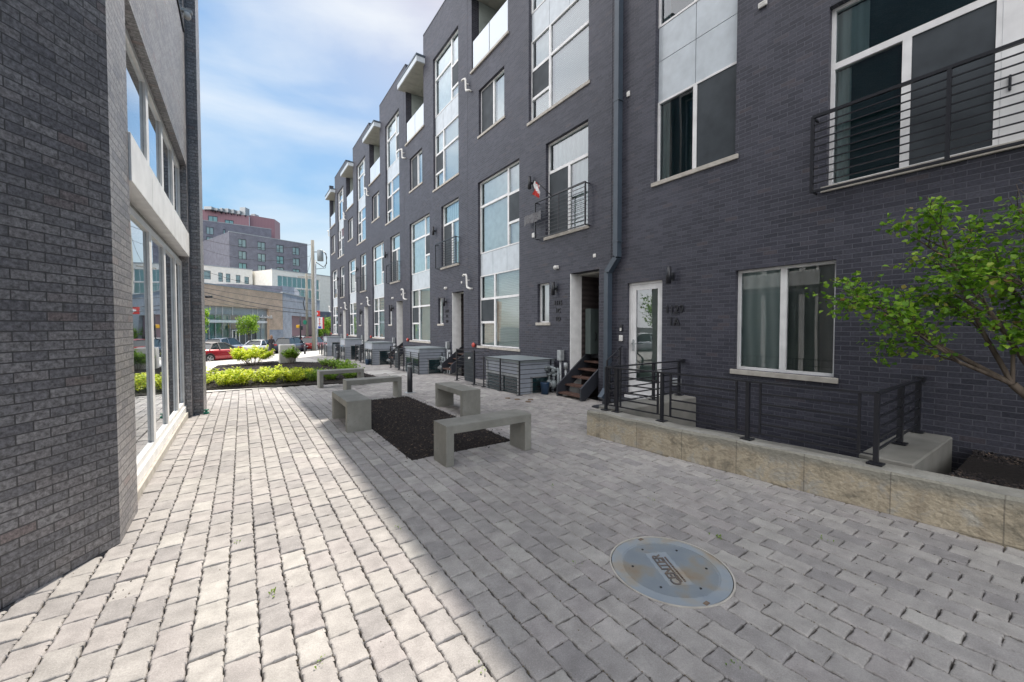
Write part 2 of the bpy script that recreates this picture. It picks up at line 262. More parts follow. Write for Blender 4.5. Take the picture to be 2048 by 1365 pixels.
def retain_mat():
    m, t, b = mat('stained_board_concrete')
    uv = nn(t, 'ShaderNodeUVMap'); uv.uv_map = 'UVMap'
    n = nn(t, 'ShaderNodeTexNoise'); n.inputs['Scale'].default_value = 3.6; n.inputs['Detail'].default_value = 11; n.inputs['Roughness'].default_value = .72; n.inputs['Distortion'].default_value = .6
    t.links.new(uv.outputs[0], n.inputs[0])
    r = ramp(t, [(.30, (.13, .12, .10)), (.40, (.27, .24, .18)), (.52, (.44, .38, .28)), (.60, (.36, .34, .29)), (.72, (.52, .49, .42))]); t.links.new(n.outputs[0], r.inputs[0])
    # streaks
    q = nn(t, 'ShaderNodeMapping'); q.inputs['Scale'].default_value = (9, .7, 1); t.links.new(uv.outputs[0], q.inputs[0])
    s = nn(t, 'ShaderNodeTexNoise'); s.inputs['Scale'].default_value = 1.0; s.inputs['Detail'].default_value = 5; t.links.new(q.outputs[0], s.inputs[0])
    sr = ramp(t, [(.35, (.45, .42, .4)), (.5, (1, 1, 1))]); t.links.new(s.outputs[0], sr.inputs[0])
    mi = nn(t, 'ShaderNodeMixRGB', blend_type='MULTIPLY'); mi.inputs[0].default_value = .38; t.links.new(r.outputs[0], mi.inputs[1]); t.links.new(sr.outputs[0], mi.inputs[2])
    # weathered grey top band and horizontal lift line
    sx = nn(t, 'ShaderNodeSeparateXYZ'); t.links.new(uv.outputs[0], sx.inputs[0])
    nn2 = nn(t, 'ShaderNodeTexNoise'); nn2.inputs['Scale'].default_value = 3; nn2.inputs['Detail'].default_value = 5; t.links.new(uv.outputs[0], nn2.inputs[0])
    a = nn(t, 'ShaderNodeMath', operation='MULTIPLY_ADD'); a.inputs[1].default_value = .22; t.links.new(nn2.outputs[0], a.inputs[0]); t.links.new(sx.outputs['Y'], a.inputs[2])
    br = ramp(t, [(.36, (0, 0, 0)), (.43, (1, 1, 1))]); t.links.new(a.outputs[0], br.inputs[0])
    m2 = nn(t, 'ShaderNodeMixRGB'); t.links.new(br.outputs[0], m2.inputs[0]); t.links.new(mi.outputs[0], m2.inputs[1]); m2.inputs[2].default_value = (.25, .24, .20, 1)
    # form-board joints
    bt = nn(t, 'ShaderNodeTexBrick'); bt.offset = 0; bt.inputs['Scale'].default_value = 1; bt.inputs['Brick Width'].default_value = .61; bt.inputs['Row Height'].default_value = 3; bt.inputs['Mortar Size'].default_value = .006
    bt.inputs['Mortar Smooth'].default_value = .6; t.links.new(uv.outputs[0], bt.inputs[0])
    m3 = nn(t, 'ShaderNodeMixRGB'); f = nn(t, 'ShaderNodeMath', operation='MULTIPLY'); f.inputs[1].default_value = .6; t.links.new(bt.outputs['Fac'], f.inputs[0])
    t.links.new(f.outputs[0], m3.inputs[0]); t.links.new(m2.outputs[0], m3.inputs[1]); m3.inputs[2].default_value = (.11, .10, .08, 1)
    ge = nn(t, 'ShaderNodeNewGeometry'); sz = nn(t, 'ShaderNodeSeparateXYZ'); t.links.new(ge.outputs['Normal'], sz.inputs[0])
    gr_ = nn(t, 'ShaderNodeMath', operation='GREATER_THAN'); gr_.inputs[1].default_value = .8; t.links.new(sz.outputs['Z'], gr_.inputs[0])
    tg = ramp(t, [(.3, (.22, .21, .185)), (.65, (.36, .35, .315))]); t.links.new(nn2.outputs[0], tg.inputs[0])
    m5 = nn(t, 'ShaderNodeMixRGB'); t.links.new(gr_.outputs[0], m5.inputs[0]); t.links.new(m3.outputs[0], m5.inputs[1]); t.links.new(tg.outputs[0], m5.inputs[2]); m3 = m5
    t.links.new(m3.outputs[0], b.inputs['Base Color']); b.inputs['Roughness'].default_value = .88
    n4 = nn(t, 'ShaderNodeTexNoise'); n4.inputs['Scale'].default_value = 28; n4.inputs['Detail'].default_value = 6; t.links.new(uv.outputs[0], n4.inputs[0]); bump(t, b, n4.outputs[0], .9, .018)
    return m
M['retain'] = retain_mat()

# ------------------------------------------------------------------ mesh builder
class MB:
    def __init__(s): s.v = []; s.f = []; s.mi = []; s.sm = []; s.cur = 0
    def add(s, vs, fs, smooth=False):
        b = len(s.v); s.v += [tuple(p) for p in vs]
        for f in fs: s.f.append(tuple(b + i for i in f)); s.mi.append(s.cur); s.sm.append(smooth)
        return s
    def box(s, x0, x1, y0, y1, z0, z1):
        x0, x1 = sorted((x0, x1)); y0, y1 = sorted((y0, y1)); z0, z1 = sorted((z0, z1))
        return s.add([(x0, y0, z0), (x1, y0, z0), (x1, y1, z0), (x0, y1, z0), (x0, y0, z1), (x1, y0, z1), (x1, y1, z1), (x0, y1, z1)],
                     [(0, 3, 2, 1), (4, 5, 6, 7), (0, 1, 5, 4), (1, 2, 6, 5), (2, 3, 7, 6), (3, 0, 4, 7)])
    def bbox(s, x0, x1, y0, y1, z0, z1, c=.006):
        """box with chamfered edges"""
        x0, x1 = sorted((x0, x1)); y0, y1 = sorted((y0, y1)); z0, z1 = sorted((z0, z1))
        def ring(z, i): return [(x0 + i + c, y0 + i, z), (x1 - i - c, y0 + i, z), (x1 - i, y0 + i + c, z), (x1 - i, y1 - i - c, z), (x1 - i - c, y1 - i, z), (x0 + i + c, y1 - i, z), (x0 + i, y1 - i - c, z), (x0 + i, y0 + i + c, z)]
        v = ring(z0, c) + ring(z0 + c, 0) + ring(z1 - c, 0) + ring(z1, c)
        f = [tuple(range(7, -1, -1)), tuple(range(24, 32))]
        for k in range(3):
            for i in range(8): f.append((k * 8 + i, k * 8 + (i + 1) % 8, k * 8 + 8 + (i + 1) % 8, k * 8 + 8 + i))
        return s.add(v, f)
    def tube(s, pts, r, n=8, cap=True, smooth=True):
        pts = [Vector(p) for p in pts]; rs = r if isinstance(r, (list, tuple)) else [r] * len(pts)
        vs = []; up = None
        for i, p in enumerate(pts):
            d = (pts[min(i + 1, len(pts) - 1)] - pts[max(i - 1, 0)])
            d = d.normalized() if d.length > 1e-9 else Vector((0, 0, 1))
            if up is None: up = Vector((0, 0, 1)) if abs(d.z) < .9 else Vector((1, 0, 0))
            a = d.cross(up).normalized(); b = a.cross(d).normalized(); up = b
            for k in range(n):
                t = 2 * pi * (k + .5) / n; vs.append(p + (a * cos(t) + b * sin(t)) * rs[i])
        fs = []
        for i in range(len(pts) - 1):
            for k in range(n): fs.append((i * n + k, (i + 1) * n + k, (i + 1) * n + (k + 1) % n, i * n + (k + 1) % n))
        s.add(vs, fs, smooth)
        if cap:
            b = len(s.v) - len(vs)
            s.f.append(tuple(b + k for k in range(n))); s.mi.append(s.cur); s.sm.append(False)
            s.f.append(tuple(b + (len(pts) - 1) * n + k for k in range(n - 1, -1, -1))); s.mi.append(s.cur); s.sm.append(False)
        return s
    def bar(s, p, q, w=.02, h=None):
        """square-section bar"""
        h = h or w; p = Vector(p); q = Vector(q); d = (q - p).normalized()
        up = Vector((0, 0, 1)) if abs(d.z) < .95 else Vector((0, 1, 0))
        a = d.cross(up).normalized() * w / 2; b = a.cross(d).normalized() * h / 2
        vs = [p - a - b, p + a - b, p + a + b, p - a + b, q - a - b, q + a - b, q + a + b, q - a + b]
        return s.add(vs, [(0, 1, 2, 3), (7, 6, 5, 4), (0, 4, 5, 1), (1, 5, 6, 2), (2, 6, 7, 3), (3, 7, 4, 0)])
    def prism(s, poly, z0, z1):
        n = len(poly); f0 = z0 if callable(z0) else (lambda x, y: z0); f1 = z1 if callable(z1) else (lambda x, y: z1)
        a = sum(poly[i][0] * poly[(i + 1) % n][1] - poly[(i + 1) % n][0] * poly[i][1] for i in range(n))
        if a < 0: poly = poly[::-1]
        vs = [(x, y, f0(x, y)) for x, y in poly] + [(x, y, f1(x, y)) for x, y in poly]
        fs = [tuple(range(n - 1, -1, -1)), tuple(range(n, 2 * n))] + [(i, (i + 1) % n, n + (i + 1) % n, n + i) for i in range(n)]
        return s.add(vs, fs)
    def ell(s, c, r, nu=12, nv=8):
        vs = []; fs = []
        for j in range(nv + 1):
            t = pi * j / nv
            for i in range(nu): u = 2 * pi * i / nu; vs.append((c[0] + r[0] * sin(t) * cos(u), c[1] + r[1] * sin(t) * sin(u), c[2] + r[2] * cos(t)))
        for j in range(nv):
            for i in range(nu): fs.append((j * nu + i, (j + 1) * nu + i, (j + 1) * nu + (i + 1) % nu, j * nu + (i + 1) % nu))
        return s.add(vs, fs, True)
    def shift(s, d):
        d = Vector(d); s.v = [tuple(Vector(p) + d) for p in s.v]; return s
    def xf(s, m): s.v = [tuple(m @ Vector(p)) for p in s.v]; return s
    def build(s, name, mats, parent=None, uv=False, off=None):
        if off is not None: s.shift([-c for c in off])
        me = bpy.data.meshes.new(name); me.from_pydata(s.v, [], s.f); 
        if not isinstance(mats, (list, tuple)): mats = [mats]
        for m in mats: me.materials.append(M[m] if isinstance(m, str) else m)
        me.polygons.foreach_set('material_index', s.mi); me.polygons.foreach_set('use_smooth', s.sm)
        if uv:
            ul = me.uv_layers.new(name='UVMap'); d = ul.data
            for p in me.polygons:
                n = p.normal
                if abs(n.z) > .8: a = Vector((1, 0, 0)); b = Vector((0, 1, 0))
                else: a = Vector((-n.y, n.x, 0)).normalized(); b = Vector((0, 0, 1))
                for li in p.loop_indices:
                    co = me.vertices[me.loops[li].vertex_index].co; d[li].uv = (a.dot(co), b.dot(co))
        me.update(); o = bpy.data.objects.new(name, me); COL.objects.link(o)
        if parent: o.parent = parent
        return o
def tag(o, label, cat, group=None, kind=None):
    if label: o['label'] = label
    if cat: o['category'] = cat
    if group: o['group'] = group
    if kind: o['kind'] = kind
    return o
def thing(name, label, cat, loc=(0, 0, 0), rz=0, group=None):
    o = bpy.data.objects.new(name, None); COL.objects.link(o); o.empty_display_size = .2
    o.location = loc; o.rotation_euler = (0, 0, rz); tag(o, label, cat, group); return o
KIDS = {}
def kids(o): return [c for c in bpy.data.objects if c.parent == o]
def dup(root, loc, rz=0, label=None, group=None, scale=None):
    def rec(o, parent):
        c = o.copy(); COL.objects.link(c)
        if parent: c.parent = parent
        for ch in kids(o): rec(ch, c)
        return c
    r = rec(root, None); r.location = loc; r.rotation_euler = (0, 0, rz)
    if label: r['label'] = label
    if group: r['group'] = group
    if scale: r.scale = scale
    return r
def struct(o): o['kind'] = 'structure'; return o
def text_mesh(name, s, size, m, parent, loc, rot, depth=.008, align='CENTER'):
    cu = bpy.data.curves.new(name, 'FONT'); cu.body = s; cu.size = size; cu.extrude = depth; cu.align_x = align; cu.align_y = 'CENTER'; cu.offset = size * .012
    tmp = bpy.data.objects.new(name + '_c', cu); COL.objects.link(tmp); dg = bpy.context.evaluated_depsgraph_get()
    me = bpy.data.meshes.new_from_object(tmp.evaluated_get(dg)); bpy.data.objects.remove(tmp)
    me.materials.clear(); me.materials.append(M[m]); o = bpy.data.objects.new(name, me); COL.objects.link(o)
    if parent: o.parent = parent
    o.location = loc; o.rotation_euler = rot; return o

def wall_holes(mb, O, u, width0, width1, z0, z1, holes, nrm, depth=.25, topclose=True):
    """facade sheet in plane through O along u, with reveals going -nrm by depth"""
    O = Vector(O); u = Vector(u).normalized(); nrm = Vector(nrm).normalized(); ups = Vector((0, 0, 1))
    ss = sorted(set([width0, width1] + [h[0] for h in holes] + [h[1] for h in holes])); zs = sorted(set([z0, z1] + [h[2] for h in holes] + [h[3] for h in holes]))
    ss = [a for a in ss if width0 <= a <= width1]; zs = [a for a in zs if z0 <= a <= z1]
    P = lambda a, z, d=0: O + u * a + ups * z - nrm * d
    flip = u.cross(ups).dot(nrm) < 0
    def quad(a, b, c, d):
        mb.add([a, b, c, d], [(3, 2, 1, 0)] if flip else [(0, 1, 2, 3)])
    for i in range(len(ss) - 1):
        for j in range(len(zs) - 1):
            a, b, c, d = ss[i], ss[i + 1], zs[j], zs[j + 1]; mxx, mz = (a + b) / 2, (c + d) / 2
            if any(h[0] < mxx < h[1] and h[2] < mz < h[3] for h in holes): continue
            quad(P(a, c), P(b, c), P(b, d), P(a, d))
    for h in holes:
        a, b, c, d = max(h[0], width0), min(h[1], width1), max(h[2], z0), min(h[3], z1)
        quad(P(a, c, depth), P(a, c), P(a, d), P(a, d, depth)); quad(P(b, c), P(b, c, depth), P(b, d, depth), P(b, d))
        if d < z1: quad(P(a, d), P(b, d), P(b, d, depth), P(a, d, depth))
        if c > z0: quad(P(a, c, depth), P(b, c, depth), P(b, c), P(a, c))
    return mb

# window looking towards -X; local frame: facade plane at x=0, inside is +x
def window(parent, cells, sill=True, rec=.09, name='window', fw=.035, sillm='stone', proud=.03, frame='white', depth=.07, gl='glass'):
    fr = MB(); pn = MB(); bl = {}
    for (y0, y1, z0, z1, kind) in cells:
        a, b = rec, rec + depth
        if kind == 'panel': continue
        fr.box(a, b, y0, y0 + fw, z0, z1); fr.box(a, b, y1 - fw, y1, z0, z1)
        fr.box(a, b, y0 + fw, y1 - fw, z0, z0 + fw); fr.box(a, b, y0 + fw, y1 - fw, z1 - fw, z1)
        xg = rec + depth * .5
        pn.add([(xg, y0 + fw, z0 + fw), (xg, y1 - fw, z0 + fw), (xg, y1 - fw, z1 - fw), (xg, y0 + fw, z1 - fw)], [(3, 2, 1, 0)])
        xs = rec + depth + .05
        if kind == 'screen':
            xs = rec + .012
        bl.setdefault(kind, MB()).add([(xs, y0 + fw * .5, z0 + fw * .5), (xs, y1 - fw * .5, z0 + fw * .5), (xs, y1 - fw * .5, z1 - fw * .5), (xs, y0 + fw * .5, z1 - fw * .5)], [(3, 2, 1, 0)])
    for (y0, y1, z0, z1, kind) in list(cells):
        if kind == 'dark' and y1 - y0 > .5:
            xs = rec + depth + .03; q0 = y1 - (y1 - y0) * .26
            c_ = bl.setdefault('curtain', MB()); n_ = 8
            for i in range(n_):
                a_, b_ = q0 + (y1 - q0) * i / n_, q0 + (y1 - q0) * (i + 1) / n_
                c_.add([(xs + .012 * (i % 2), a_, z0 + fw), (xs + .012 * ((i + 1) % 2), b_, z0 + fw), (xs + .012 * ((i + 1) % 2), b_, z1 - fw), (xs + .012 * (i % 2), a_, z1 - fw)], [(3, 2, 1, 0)])
    w = fr.build(name, frame, parent); pn.build('pane', gl if not any(c[4] == 'dark' for c in cells) else 'darkglass', w)
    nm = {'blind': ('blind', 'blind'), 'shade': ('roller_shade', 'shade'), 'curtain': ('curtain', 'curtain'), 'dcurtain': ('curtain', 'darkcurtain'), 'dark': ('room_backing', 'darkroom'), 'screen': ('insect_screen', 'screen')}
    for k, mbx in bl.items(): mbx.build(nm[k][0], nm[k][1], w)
    if sill:
        y0 = min(c[0] for c in cells); y1 = max(c[1] for c in cells); z0 = min(c[2] for c in cells)
        MB().bbox(-proud, rec, y0 - .05, y1 + .05, z0 - .075, z0 - .002, .004).build('sill', sillm, w)
    return w

FX = 6.4; UP = 6.37
# ------------------------------------------------------------------ setting
def band(name, poly, m, ztop, th=.12):
    mb = MB(); mb.prism(poly, lambda x, y: ztop(y) - th, lambda x, y: ztop(y)); return struct(mb.build(name, m, None, uv=True))
g_ = MB()
for a, b in ((-120, 8), (8, 53.45), (53.45, 900)):
    za, zb = gz(a) - .16, gz(b) - .16
    g_.add([(-500, a, za), (500, a, za), (500, b, zb), (-500, b, zb)], [(0, 1, 2, 3)])
struct(g_.build('road', 'asphalt'))
def xc(y): return -2.36 + .577 * (y - 33.75)
band('sidewalk', [(xc(13), 13.3), (3.86, 13.3), (3.86, 33.0), (20, 33.0), (20, 53.4), (xc(53.4), 53.4)], 'sidewalk', lambda y: gz(y))
# kerb
mb = MB(); 
mb.prism([(xc(13) - .18, 13.3), (xc(13), 13.3), (xc(53.4), 53.4), (xc(53.4) - .18, 53.4)], lambda x, y: gz(y) - .2, lambda x, y: gz(y) + .002)
struct(mb.build('kerb', 'sidewalk'))
# far pavement in front of the orange building
fa = [at(250, 37.5), at(398, 45.3), at(566, 60), at(640, 72)]
mb = MB(); pl = [(p.x + 2.6, p.y - 1.6) for p in fa] + [(p.x - 3, p.y + 3) for p in reversed(fa)]
mb.prism(pl, -1.6, -1.12); struct(mb.build('far_sidewalk', 'sidewalk'))
# base under pavers
mb = MB()
mb.prism([(-9, -6), (FX + .1, -6), (FX + .1, 8), (-9, 8)], -.2, -.034)
# areaway pit is cut out of this sheet further down (own polygons)
mb = MB()
PIT = (4.25, 6.4, .95, 4.35)
for x0, x1, y0, y1 in ((-9, 4.30, -6, 8), (4.30, 6.4, 4.4, 8), (4.30, 6.4, -6, .2)):
    mb.box(x0, x1, y0, y1, -.2, -.040)
mb.prism([(-9, 8), (6.4, 8), (6.4, 13.3), (-9, 13.3)], lambda x, y: gz(y) - .2, lambda x, y: gz(y) - .040)
mb.prism([(3.86, 13.3), (6.4, 13.3), (6.4, 33), (3.86, 33)], lambda x, y: gz(y) - .2, lambda x, y: gz(y) - .040)
struct(mb.build('paving_bed', 'joint'))

# pavers
MH = (2.325, 1.58, .388)
MUL = (1.662, 3.127, 4.6, 8.9)
def wall_left_side(x, y, pad=0):
    # inside left building?
    if y > 3.9: return x < -.80 + pad and y < 10
    # diagonal wall through (-.77,4.03) dir (.559,.829); normal to camera side (.829,-.559)
    return (x + .77) * .829 - (y - 4.03) * .559 < pad
def ret_face(y): return 4.2 + (4.17 - y) * .107
def paver_ok(x, y):
    if wall_left_side(x, y, -.06): return False
    if (x - MH[0]) ** 2 + (y - MH[1]) ** 2 < (MH[2] - .125) ** 2: return None
    if MUL[0] < x < MUL[1] and MUL[2] + .09 < y < MUL[3] - .09: return False
    if y < 4.2 and x > ret_face(y) + .05: return False
    if x > FX - .02: return False
    if y > 13.1 and x < 3.9: return False
    if y > 12.95 - (x + .98) * .26 + .84 and x < 3.3: return False
    if y > 33: return False
    Z = x * sin(YAW) + y * cos(YAW)
    if Z < .6: return False
    return True
def outline(hw, hl):
    c = .006; g = .0050; e = .0036
    return [(-hw + c, -hl), (-hw * .45, -hl), (-hw * .435, -hl + e), (hw * .435, -hl + e), (hw * .45, -hl), (hw - c, -hl), (hw, -hl + c), (hw, -hl * .5), (hw - g, -hl * .485), (hw - g, -hl * .075), (hw, -hl * .06), (hw, hl * .3), (hw - g, hl * .315), (hw - g, hl * .705), (hw, hl * .72),
            (hw, hl - c), (hw - c, hl), (hw * .45, hl), (hw * .435, hl - e), (-hw * .435, hl - e), (-hw * .45, hl), (-hw + c, hl), (-hw, hl - c), (-hw, hl * .72), (-hw + g, hl * .705), (-hw + g, hl * .315), (-hw, hl * .3), (-hw, -hl * .06), (-hw + g, -hl * .075), (-hw + g, -hl * .485), (-hw, -hl * .5), (-hw, -hl + c)]
PW, PL = .1465, .2265
OUT = outline(PW / 2 - .0006, PL / 2 - .0006); NO = len(OUT)
FAROUT = [(-.0725, -.1125), (.0725, -.1125), (.0725, .1125), (-.0725, .1125)]
pv = []; pf = []; psm = []
crumbs = []
rnd = random.Random(3)
XO = MUL[0] + PW / 2 - 11 * PW
i0 = int(-9 / PW)
for i in range(i0, int(FX / PW) + 1):
    xcn = i * PW + XO
    jit = 0
    for j in range(int(-2 / PL), int(33.5 / PL)):
        ycn = j * PL + (PL / 2 if i % 2 else 0) + .03
        ok = paver_ok(xcn, ycn)
        if not ok: 
            if ok is None: pass
            continue
        Z = xcn * sin(YAW) + ycn * cos(YAW); lat = xcn * cos(YAW) - ycn * sin(YAW)
        if xcn < -3.5: continue
        dz = rnd.gauss(0, .0022); tx = rnd.gauss(0, .014); ty = rnd.gauss(0, .010); rot = rnd.gauss(0, .008)
        ox, oy = rnd.gauss(0, .0012), rnd.gauss(0, .0015)
        out = OUT if Z < 13 else FAROUT; n = len(out); base = len(pv)
        cr, sr = cos(rot), sin(rot)
        rings = ((1.0, -.038), (1.0, -.0085), (.94, -.0024), (.86, .0)) if n > 4 else ((1.0, -.02), (1.0, -.0045), (.92, .0))
        bnd = []
        if MUL[0] < xcn < MUL[1]:
            if ycn < MUL[2] + 1: bnd.append(('y<', MUL[2]))
            if ycn > MUL[3] - 1: bnd.append(('y>', MUL[3]))
        chip = rnd.random()
        for (sc, z) in rings:
            inset = (1 - sc) * .07
            for (a, b) in out:
                la = a - math.copysign(min(abs(a), inset), a); lb = b - math.copysign(min(abs(b), inset), b)
                if n > 4 and sc > .98 and z > -.02:   # worn uneven edge
                    w_ = mnoise.noise(Vector(((xcn + a) * 30, (ycn + b) * 30, z * 50))) * .0004
                    la -= math.copysign(w_, a) * .6; lb -= math.copysign(w_, b) * .6
                x = xcn + ox + la * cr - lb * sr; y = ycn + oy + la * sr + lb * cr
                for k_, v_ in bnd:
                    if k_ == 'y<': y = min(y, v_)
                    else: y = max(y, v_)
                rr_ = math.hypot(x - MH[0], y - MH[1])
                if rr_ < MH[2]: f_ = MH[2] / max(rr_, .01); x = MH[0] + (x - MH[0]) * f_; y = MH[1] + (y - MH[1]) * f_
                pv.append((x, y, gz(y) + z + dz + la * tx + lb * ty))
        nr = len(rings)
        for k in range(nr - 1):
            for q in range(n): pf.append((base + k * n + q, base + k * n + (q + 1) % n, base + (k + 1) * n + (q + 1) % n, base + (k + 1) * n + q)); psm.append(False)
        pf.append(tuple(base + (nr - 1) * n + q for q in range(n))); psm.append(False)
me = bpy.data.meshes.new('paving'); me.from_pydata(pv, [], pf); me.polygons.foreach_set('use_smooth', psm); me.materials.append(M['paver']); me.update()
o = bpy.data.objects.new('paving', me); COL.objects.link(o); struct(o); o['label'] = 'grey tumbled stone pavers laid in rows along the courtyard'
# joint crumbs and weeds
mb = MB(); wd = MB(); rnd = random.Random(5)
for _ in range(15000):
    x = rnd.uniform(-2.2, 5.5); y = rnd.uniform(.2, 9)
    if rnd.random() < .72: x = round((x - XO + PW / 2) / PW) * PW + XO - PW / 2 + rnd.gauss(0, .0028)
    if x > 2.2 and rnd.random() < .55: continue
    if not paver_ok(x, y): continue
    r = rnd.uniform(.003, .008); a = rnd.uniform(0, 6.28); z = gz(y) - .006
    pts = [(x + r * cos(a + t) * rnd.uniform(.6, 1.2), y + r * sin(a + t) * rnd.uniform(.6, 1.4), z) for t in (0, 2.1, 4.2)]
    mb.add(pts + [(x, y, z + r * .9)], [(0, 1, 3), (1, 2, 3), (2, 0, 3)])
tag(mb.build('joint_grit', 'crumb'), 'small brown crumbs of grit filling the joints between the grey pavers', 'grit', kind='stuff')
for (cx, cy, s) in [(.13, 2.75, 1), (2.96, 1.60, 1.5), (.28, 2.05, .6), (1.25, .98, 1), (-.05, 3.55, .7), (1.0, 3.1, .6), (3.1, 2.3, .6), (1.85, 1.95, .5), (.9, 1.6, .5), (3.6, 1.15, .9), (2.55, 3.05, .6), (4.05, 2.2, .8), (1.9, .95, .7)]:
    s *= .45
    for _ in range(int(12 * s) + 3):
        a = rnd.uniform(0, 6.28); l = rnd.uniform(.012, .035) * s ** .5; h = rnd.uniform(.006, .022)
        x, y = cx + rnd.gauss(0, .012), cy + rnd.gauss(0, .02); w = l * .3
        wd.add([(x, y, 0), (x + l * .5 * cos(a) - w * sin(a), y + l * .5 * sin(a) + w * cos(a), h), (x + l * cos(a), y + l * sin(a), h * .8), (x + l * .5 * cos(a) + w * sin(a), y + l * .5 * sin(a) - w * cos(a), h)], [(0, 1, 2, 3)])
tag(wd.build('joint_weeds', 'weed'), 'tiny green weeds sprouting in the paver joints', 'weeds', kind='stuff')

def chips(name, label, inside, n, zf, seed=1, sz=(.012, .035), box=None):
    mb = MB(); r = random.Random(seed); k = 0
    while k < n:
        x = r.uniform(box[0], box[1]); y = r.uniform(box[2], box[3]); k += 1
        if not inside(x, y): continue
        l = r.uniform(*sz); w = l * r.uniform(.25, .5); a = r.uniform(0, 6.28); t = r.uniform(-.5, .5); z = zf(x, y) + r.uniform(0, .018)
        c, s_ = cos(a), sin(a); h = w * .35
        P = [(x + dx * l * c - dy * w * s_, y + dx * l * s_ + dy * w * c, z + dx * l * t + dz * h) for dx, dy, dz in ((-.5, -.5, 0), (.5, -.5, 0), (.5, .5, 0), (-.5, .5, 0), (-.4, -.3, 1), (.4, -.3, 1), (.4, .3, 1), (-.4, .3, 1))]
        mb.add(P, [(4, 5, 6, 7), (0, 1, 5, 4), (1, 2, 6, 5), (2, 3, 7, 6), (3, 0, 4, 7)])
    o = mb.build(name, 'chip'); tag(o, label, 'mulch', kind='stuff'); return o
def inpoly(poly):
    def f(x, y):
        c = False; n = len(poly)
        for i in range(n):
            x1, y1 = poly[i]; x2, y2 = poly[(i + 1) % n]
            if (y1 > y) != (y2 > y) and x < (x2 - x1) * (y - y1) / (y2 - y1) + x1: c = not c
        return c
    return f
mb = MB(); NX, NY = 16, 44
def mulz(x, y): return -.014 + .035 * min(1, max(0, min(x - MUL[0], MUL[1] - x, y - MUL[2], MUL[3] - y)) / .3) * (.7 + .3 * sin(x * 5) * cos(y * 4))
gv = [(MUL[0] + (MUL[1] - MUL[0]) * i / NX, MUL[2] + (MUL[3] - MUL[2]) * j / NY) for j in range(NY + 1) for i in range(NX + 1)]
mb.add([(x, y, mulz(x, y)) for x, y in gv], [(j * (NX + 1) + i, j * (NX + 1) + i + 1, (j + 1) * (NX + 1) + i + 1, (j + 1) * (NX + 1) + i) for j in range(NY) for i in range(NX)], True)
struct(mb.build('mulch_soil', 'mulch'))
rspl = random.Random(77)
def spill(x, y):
    d = max(MUL[0] - x, x - MUL[1], MUL[2] - y, y - MUL[3]); return d < 0 or rspl.random() < .10 * math.exp(-d / .05)
chips('mulch_chips', 'near black mulch chips in the rectangular bed between the benches', spill, 19000, lambda x, y: (-.012 + .035 * min(1, min(x - MUL[0], MUL[1] - x, y - MUL[2], MUL[3] - y) / .3) * (.7 + .3 * sin(x * 5) * cos(y * 4))) if MUL[0] < x < MUL[1] and MUL[2] < y < MUL[3] else .002, 2, box=(MUL[0] - .25, MUL[1] + .25, MUL[2] - .25, MUL[3] + .25))
BED = [(-1.9, 14.0), (-.98, 13.79), (1.9, 13.05), (3.3, 12.75), (3.84, 13.6), (3.84, 24.3), (1.5, 28.3), (-1.1, 26.4), (-1.3, 20.2), (-2.6, 19.3)]
mb = MB(); mb.prism(BED, lambda x, y: gz(y) - .2, lambda x, y: gz(y) + .03); struct(mb.build('planting_bed_soil', 'mulch'))
chips('bed_mulch', 'dark mulch covering the long planting bed under the golden shrubs', inpoly(BED), 22000, lambda x, y: gz(y) + .03, 4, sz=(.02, .05), box=(-2.6, 3.9, 12.7, 28.4))
mb = MB(); mb.box(-1.3, 3.8, -.07, .07, 0, .12)
mb.xf(Matrix.Translation((0, 19.0, gz(19) - .01)) @ Matrix.Rotation(-.33, 4, 'Z'))
tag(mb.build('bed_edging', 'sidewalk'), 'low pale concrete edging strip crossing the planting bed behind the shrubs', 'edging')
# grassy strip behind retaining wall on the right
mb = MB(); RB = [(4.75, .74), (6.4, .74), (6.4, -4), (5.2, -4)]; mb.prism(RB, -.1, .27); struct(mb.build('tree_bed_soil', 'mulch'))
chips('tree_bed_mulch', 'black mulch heaped in the bed under the leafy tree by the brick wall', inpoly(RB), 9000, lambda x, y: .27 + .03 * sin(x * 3) , 6, sz=(.015, .045), box=(4.7, 6.4, -1, .74))

# ------------------------------------------------------------------ manhole
mh = thing('manhole_cover', 'round blue grey cast iron manhole cover with raised lettering set in the pavers', 'manhole cover', (MH[0], MH[1], .002)); mh.scale = (.886, .886, 1)
def iron():
    m, t, b = mat('cast_iron_cover')
    co = nn(t, 'ShaderNodeTexCoord'); n = nn(t, 'ShaderNodeTexNoise'); n.inputs['Scale'].default_value = 3.2; n.inputs['Detail'].default_value = 8; t.links.new(co.outputs['Object'], n.inputs[0])
    r = ramp(t, [(.3, (.27, .32, .375)), (.5, (.32, .36, .395)), (.58, (.36, .345, .31)), (.72, (.36, .27, .18))]); t.links.new(n.outputs[0], r.inputs[0])
    t.links.new(r.outputs[0], b.inputs['Base Color']); b.inputs['Roughness'].default_value = .55; b.inputs['Metallic'].default_value = .15
    n2 = nn(t, 'ShaderNodeTexNoise'); n2.inputs['Scale'].default_value = 90; t.links.new(co.outputs['Object'], n2.inputs[0]); bump(t, b, n2.outputs[0], .25, .003)
    return m
M['iron'] = iron(); M['darkiron'] = noisy('dark_iron', (.10, .105, .115), (.19, .15, .12), 20, .7, bs=.2); M['rust'] = noisy('rusty_iron', (.12, .08, .06), (.22, .165, .12), 20, .8, bs=.3)
